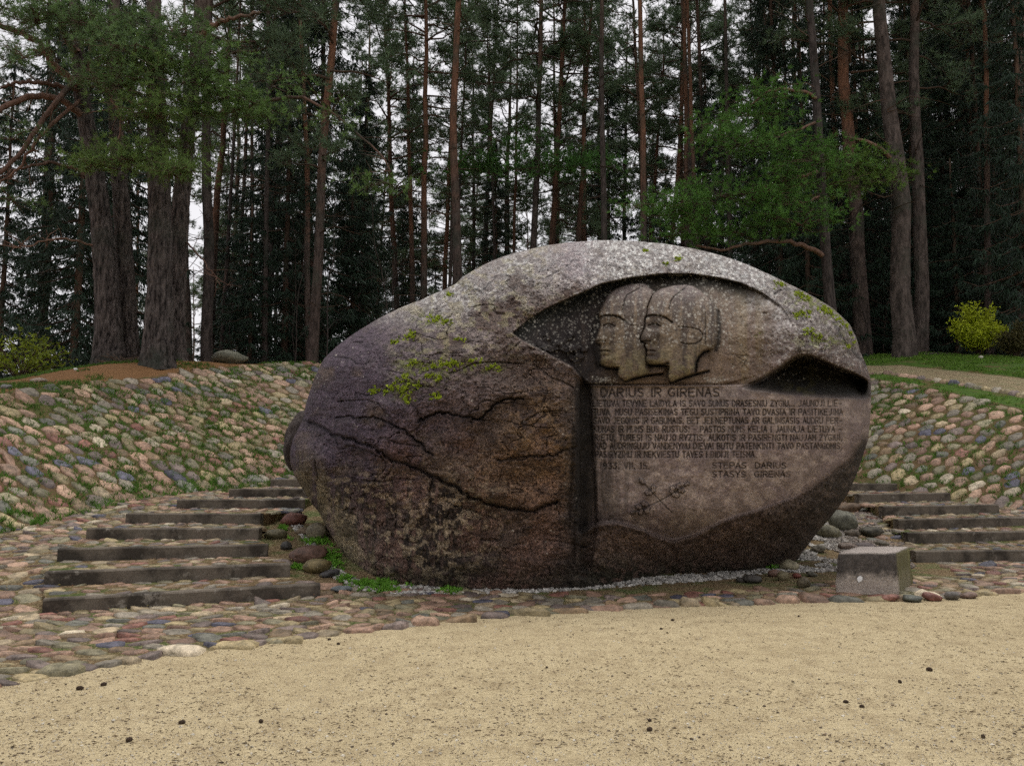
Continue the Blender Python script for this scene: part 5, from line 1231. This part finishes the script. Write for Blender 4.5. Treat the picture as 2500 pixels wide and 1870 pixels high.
for pol, n, cs, br in ((polyA, 9000, (.014, .032), .0), (polyB, 7000, (.016, .042), .5)):
    p = np.array(pol); u = r_.uniform(p[:, 0].min(), p[:, 0].max(), n*4); v = r_.uniform(p[:, 1].min(), p[:, 1].max(), n*4); k = in_poly(u, v, pol); u, v = u[k][:n], v[k][:n]
    X, Y, Z = hits(u, v); sz = r_.uniform(*cs, len(X)); g = r_.uniform(.14, .6, (len(X), 1))*np.array([[1, .95, .86]])
    if br: w_ = np.clip((u-1990)/100, 0, 1)[:, None]*.75; g = g*(1-w_)+w_*r_.uniform(.05, .22, (len(X), 1))*np.array([[1.15, .85, .65]])
    ok = (Y < 16) & (Y > 6) & (fbm(X*2.2, Y*2.2, 3, 61) > (-.1 if br else -.6)); pebbles(gm, X[ok], Y[ok], Z[ok]+.004, sz[ok], g[ok], .7, r_)
gravel = gm.build('gravel', M_GRAVEL, shade=False); tag(gravel, 'pale gravel strewn round the foot of the boulder and up its right side', 'gravel', kind='stuff')
# grit, bits of twig and needle litter on the sand
sm = MB(); n = 24000; u = r_.uniform(-60, 2560, n); v = 1450+r_.random(n)**.8*460; X, Y, Z = hits(u, v, 2); ok = (Y < edge_y(X)) & (Y > 2.6); X, Y = X[ok], Y[ok]; n = len(X)
k = r_.random(n); col_ = np.where((k < .45)[:, None], r_.uniform(.35, .6, (n, 1))*np.array([[1, .92, .75]]), r_.uniform(.06, .2, (n, 1))*np.array([[1, .75, .5]])); pebbles(sm, X, Y, np.full(n, .001), r_.uniform(.0018, .0048, n)*(1+1.5*(r_.random(n) > .96)), col_, .7, r_)
n = 6000; u = r_.uniform(-60, 2560, n); v = 1455+r_.random(n)*440; X, Y, Z = hits(u, v, 2); ok = (Y < edge_y(X)+.6) & (Y > 2.6) & (fbm(X*1.6, Y*1.6, 3, 15) > -.12); X, Y = X[ok], Y[ok]; n = len(X)
a_ = r_.random(n)*2*PI; L_ = r_.uniform(.004, .022, n); w_ = r_.uniform(.0012, .003, n); dx_, dy_ = np.cos(a_)*L_, np.sin(a_)*L_*.8; z0_ = r_.uniform(.003, .008, n)
V = np.stack([np.stack([X-dx_, Y-dy_, z0_*.5], -1), np.stack([X+dx_, Y+dy_, z0_], -1), np.stack([X+dy_/L_*w_, Y-dx_/L_*w_, z0_+.004], -1)], 1).reshape(-1, 3)
sm.add(V, np.arange(len(V)).reshape(-1, 3), None, np.repeat(r_.uniform(.07, .26, (n, 1))*np.array([[1, .76, .48]]), 3, 0))
lit = sm.build('ground_litter', M_GRAVEL, shade=False); tag(lit, 'grit, twigs and dry needles scattered over the pale sand', 'litter', kind='stuff')
# fallen bits on the paving, steps and slopes
fm = MB(); n = 5000; u = r_.uniform(-20, 2520, n); v = r_.uniform(1170, 1500, n); X, Y, Z = hits(u, v); ok = (Y < 17) & (Y > edge_y(X)) & (ring(X, Y) > 1.0); X, Y, Z = X[ok], Y[ok], Z[ok]; n = len(X)
d_ = r_.normal(size=(n, 3)); d_ /= np.linalg.norm(d_, axis=1)[:, None]; d_[:, 2] *= .2; e_ = np.stack([-d_[:, 1], d_[:, 0], 0*X], -1); c0 = np.stack([X, Y, Z+.035], -1); s_ = r_.uniform(.008, .022, (n, 1))
V = np.stack([c0-d_*s_, c0+e_*s_*.6, c0+d_*s_], 1).reshape(-1, 3); kk = r_.random(n)[:, None]
cl = np.where(kk < .25, [[.34, .27, .05]], np.where(kk < .6, [[.20, .09, .035]], [[.09, .055, .03]])); fm.add(V, np.arange(len(V)).reshape(-1, 3), None, np.repeat(cl, 3, 0))
fl_ = fm.build('fallen_leaves', M_GRAVEL, shade=False); tag(fl_, 'brown and yellow leaf scraps lying on the paving and steps', 'leaf litter', kind='stuff')

# cones on the sand
cone = MB(); th, ph = np.meshgrid(np.linspace(0, 2*PI, 10, endpoint=False), np.linspace(.05, PI-.05, 8)); rc_ = np.sin(ph)**.8*(1+.28*((np.arange(8)[:, None]+np.arange(10)[None]) % 2))
CV = np.stack([np.cos(ph)*.024, rc_*np.cos(th)*.013, rc_*np.sin(th)*.013], -1); i = np.arange(7)[:, None]*10; j = np.arange(10)[None]; j2 = (j+1) % 10
cone.add(CV, None, np.stack([i+j, i+10+j, i+10+j2, i+j2], -1), (.045, .03, .02)); cmesh = cone.mesh('pine_cone', M_DARK, False)
CONES = [(195, 1683, 1.3, 'dark pine cone on the sand near its left border, left of another'), (253, 1673, 1.2, 'pine cone on the sand just right of the dark left one'), (444, 1766, 1.1, 'pine cone half way down the sand on the left'),
         (637, 1763, 1.0, 'pine cone in the lower sand, right of the left half way one'), (315, 1809, 1.2, 'black cone low on the left sand'), (1642, 1515, 1.0, 'cone on the sand just below the paving under the inscription'),
         (1614, 1536, .8, 'small cone slightly below and left of the one under the inscription'), (1950, 1505, .8, 'small cone at the sand edge below the concrete block'), (2269, 1637, 1.3, 'largest cone on the right sand'),
         (2197, 1666, 1.0, 'flat cone left of and below the largest right one'), (2065, 1715, .9, 'cone in the lower right sand, left of the lone ones'), (2104, 1726, .9, 'one of two cones close together low on the right sand, the right one'),
         (1586, 1783, 1.1, 'cone near the bottom middle, larger of two'), (1586, 1760, .8, 'cone just above the larger bottom middle one'), (804, 1562, .9, 'small cone on the sand near the paving, left of centre'),
         (826, 1573, .9, 'small cone next to the one near the paving left of centre'), (1065, 1504, .8, 'small cone at the paving edge before the boulder'), (2400, 1800, .9, 'cone in the bottom right corner of the sand'), (1335, 1630, .7, 'tiny cone in the middle of the sand')]
for k, (u, v, s, lab) in enumerate(CONES):
    x, y = G(u, v); o = bpy.data.objects.new('pine_cone', cmesh); COL.objects.link(o); s *= .72; o.location = (x, y, .010*s); o.rotation_euler = (0, .1, tr.uniform(0, 3.1)); o.scale = (s,)*3; tag(o, lab, 'pine cone', 'pine cones on the sand')

# fallen log, stump roots on the mound
lg = MB(); x0, y0, z0 = hit(2275, 868); x1 = x0+1.15; tube(lg, [(-.1, 0, .06), (.3, .02, .09), (.7, .05, .10), (1.15, .02, .07)], [.07, .08, .07, .05], 10, (1, 1, 1), True, .2, 3); tube(lg, [(.05, -.12, .05), (.5, -.1, .06), (.9, -.14, .05)], [.05, .05, .03], 8, (1, 1, 1), True, .2, 5)
log = lg.build('fallen_log', M_BARKG); log.location = (x0, y0+.4, z0); tag(log, 'weathered grey log lying at the forest edge left of the yellow bush', 'log')
st_ = MB(); x0, y0, z0 = hit(300, 885); r2 = np.random.default_rng(3)
for k in range(22): a = np.array([r2.normal(0, .18), r2.normal(0, .15), 0]); tube(st_, wiggle(a, a+[r2.normal(0, .28), r2.normal(0, .1), r2.uniform(.0, .22)], 5, .2, r2), np.linspace(.02, .008, 5), 4, (1, 1, 1))
stp = st_.build('dead_branches', M_TWIG); stp.location = (x0, y0, z0); tag(stp, 'small heap of dead twigs at the foot of the thickest old pine', 'twigs')

# bushes
def bush(name, u, vb, Y, wpx, hpx, n, col, label, seed, leaf=.05, mat_=None, stems=26, cat='bush'):
    r = np.random.default_rng(seed); x = (u-U0)/F*Y; z = float(terr(x, Y)); root = empty(name, (x, Y, z)); tag(root, label, cat); W_ = wpx*Y/F/2; H_ = hpx*Y/F; sm_ = MB(); lm = MB(); cen = []
    for k in range(stems):
        a = r.random()*2*PI; q = math.sqrt(r.random()); e = np.array([math.cos(a)*W_*q, math.sin(a)*W_*q*.8, H_*(1-.55*q*q)*(.6+.45*r.random())]); p = wiggle([0, 0, 0], e, 8, .12, r, .05); tube(sm_, p, np.linspace(.014, .004, 8), 4)
        for s in range(int(n/stems)):
            t = .25+.75*r.random()**.8; i_ = min(int(t*7), 6); c = p[i_]+(p[i_+1]-p[i_])*(t*7-i_); cen.append(c+r.normal(0, .09, 3)*[1, 1, .7]*(.6+W_*.5))
    needles(lm, cen, np.tile([[0, 0, .1]], (len(cen), 1)), 2, leaf, leaf*.7, 1.0, col, r, .35); sm_.build('stems', M_TWIG, root)['kind'] = 'stuff'; lm.build('leaves', mat_ or M_YEL, root)['kind'] = 'stuff'; return root
bush('yellow_bush', 2398, 868, 27.5, 150, 135, 3600, (1, 1, .8), 'bright yellow green bush at the forest edge on the right', 5, .085)
bush('brown_bush', 2492, 880, 26.3, 110, 90, 1500, (.22, .17, .8), 'dark brownish bush at the right edge of the picture', 6, .07)
bush('leafy_bush', 45, 905, 19.8, 240, 150, 620, (.5, .55, .7), 'sparse bush with few yellow green leaves at the left edge behind the mound', 7, .085, None, 34)
# bare saplings in the shade on the right
SAP = []
for s_ in range(4):
    r = np.random.default_rng(500+s_); m = MB(); H = 6+2*r.random(); p = wiggle([0, 0, -.2], [r.normal(0, .5), r.normal(0, .4), H], 12, .10, r); tube(m, p, np.linspace(.030, .006, 12), 5)
    for k in range(16):
        i_ = r.integers(3, 11); e = p[i_]+[r.normal(0, .6), r.normal(0, .5), .35+.6*r.random()]; q = wiggle(p[i_], e, 5, .15, r); tube(m, q, np.linspace(.010, .003, 5), 3); f = q[2]; tube(m, wiggle(f, f+r.normal(0, .3, 3)+[0, 0, .2], 4, .15, r), np.linspace(.006, .002, 4), 3)
    SAP.append(m.mesh('sapling', M_BARKG))
for k in range(46):
    u = tr.uniform(2050, 2560) if k < 30 else tr.uniform(420, 1000); Y = tr.uniform(29.5, 40) if k < 30 else tr.uniform(25, 40); x = (u-U0)/F*Y
    o = bpy.data.objects.new('bare_sapling', SAP[k % 4]); COL.objects.link(o); o.location = (x, Y, float(terr(x, Y))); o.rotation_euler = (tr.gauss(0, .06), tr.gauss(0, .06), tr.uniform(0, 6.28)); s = tr.uniform(.7, 1.2); o.scale = (s, s, s)
    tag(o, 'thin bare sapling in the dark undergrowth at the '+('right' if k < 30 else 'left')+' forest edge', 'sapling', 'bare saplings at the '+('right' if k < 30 else 'left')+' forest edge')

# ------------------------------------------------------------------ grass
gr = MB(); r_ = np.random.default_rng(99)
def tufts(X, Y, per, ln, wd, col, zoff=0, jit=.05):
    Z = terr(X, Y)+zoff; c = np.repeat(np.stack([X, Y, Z], -1), 3, 0)+r_.normal(0, jit, (len(X)*3, 3))*[1, 1, 0]; c[:, 2] = terr(c[:, 0], c[:, 1])+zoff
    needles(gr, c, np.tile([[0, 0, 1.1]], (len(c), 1)), per, ln, wd, .75, col, r_, .45)
X = r_.uniform(-14, 15, 30000); Y = r_.uniform(8, 25, 30000); z, d, L, e, wr, phi = terr(X, Y, True); nz = fbm(X*.7, Y*.7, 3, 21)
k = (d > .05) & (e < .1) & (np.abs(X) < .68*Y) & ~((X > -.2*Y) & (X < .34*Y)) & (nz+.22*(X > 0)+.35*np.exp(-(d/.5)**2)+.1*np.exp(-(e/.4)**2) > .03) & (r_.random(30000) < .75); tufts(X[k], Y[k], 5, .095, .012, (.9, .95, 1))
for a, b_, n, dn in ((.1, 1.45, 9000, 1), (4.2, 8.6, 26000, .9)):
    X = r_.uniform(5, 22, n); Y = r_.uniform(14, 34, n); z, d, L, e, wr, phi = terr(X, Y, True); k = (e > a) & (e < b_) & (X > .4*Y) & (X < .68*Y) & (fbm(X*.9, Y*.9, 3, 25) > -.15); tufts(X[k], Y[k], 4, .07, .014, (1.15, 1.1, 1))
X = r_.uniform(-16, -2, 16000); Y = r_.uniform(14, 26, 16000); z, d, L, e, wr, phi = terr(X, Y, True); k = (e > -.1) & (e < 4.5) & (X > -.68*Y) & (fbm(X*.8, Y*.8, 3, 27)+.25*(e > 2.2) > .12); tufts(X[k], Y[k], 4, .07, .010, (.75, .75, .8))
X = r_.uniform(-13, -.22*22, 6000); Y = r_.uniform(8, 24, 6000); z, d, L, e, wr, phi = terr(X, Y, True); k = (np.abs(d-.05) < .22) & (X > -.68*Y); tufts(X[k], Y[k], 6, .10, .013, (.9, 1, 1))
for (cu, cv, ru, rv, n) in ((905, 1430, 60, 10, 60), (945, 1443, 30, 6, 26), (1105, 1440, 30, 5, 16), (800, 1368, 34, 20, 70), (722, 1240, 14, 8, 20), (690, 1290, 10, 6, 8), (770, 1320, 40, 10, 30), (845, 1415, 14, 6, 12), (1886, 1386, 12, 5, 16), (1360, 1433, 30, 5, 12), (722, 1386, 10, 5, 8), (1095, 1447, 30, 4, 10)):
    u = cu+r_.normal(0, ru*.5, n); v = cv+r_.normal(0, rv*.5, n); X, Y, Z = hits(u, v); c = np.stack([X, Y, Z+.01], -1); c = np.repeat(c, 4, 0)+r_.normal(0, .025, (n*4, 3))*[1, 1, .2]; needles(gr, c, np.tile([[0, 0, .5]], (len(c), 1)), 5, .045, .022, 1.0, (1.3, 1.5, 1.2), r_, .4)
gro = gr.build('grass', M_GRASS); tag(gro, 'grass and weeds growing between the cobbles and beside the boulder', 'grass', kind='stuff')
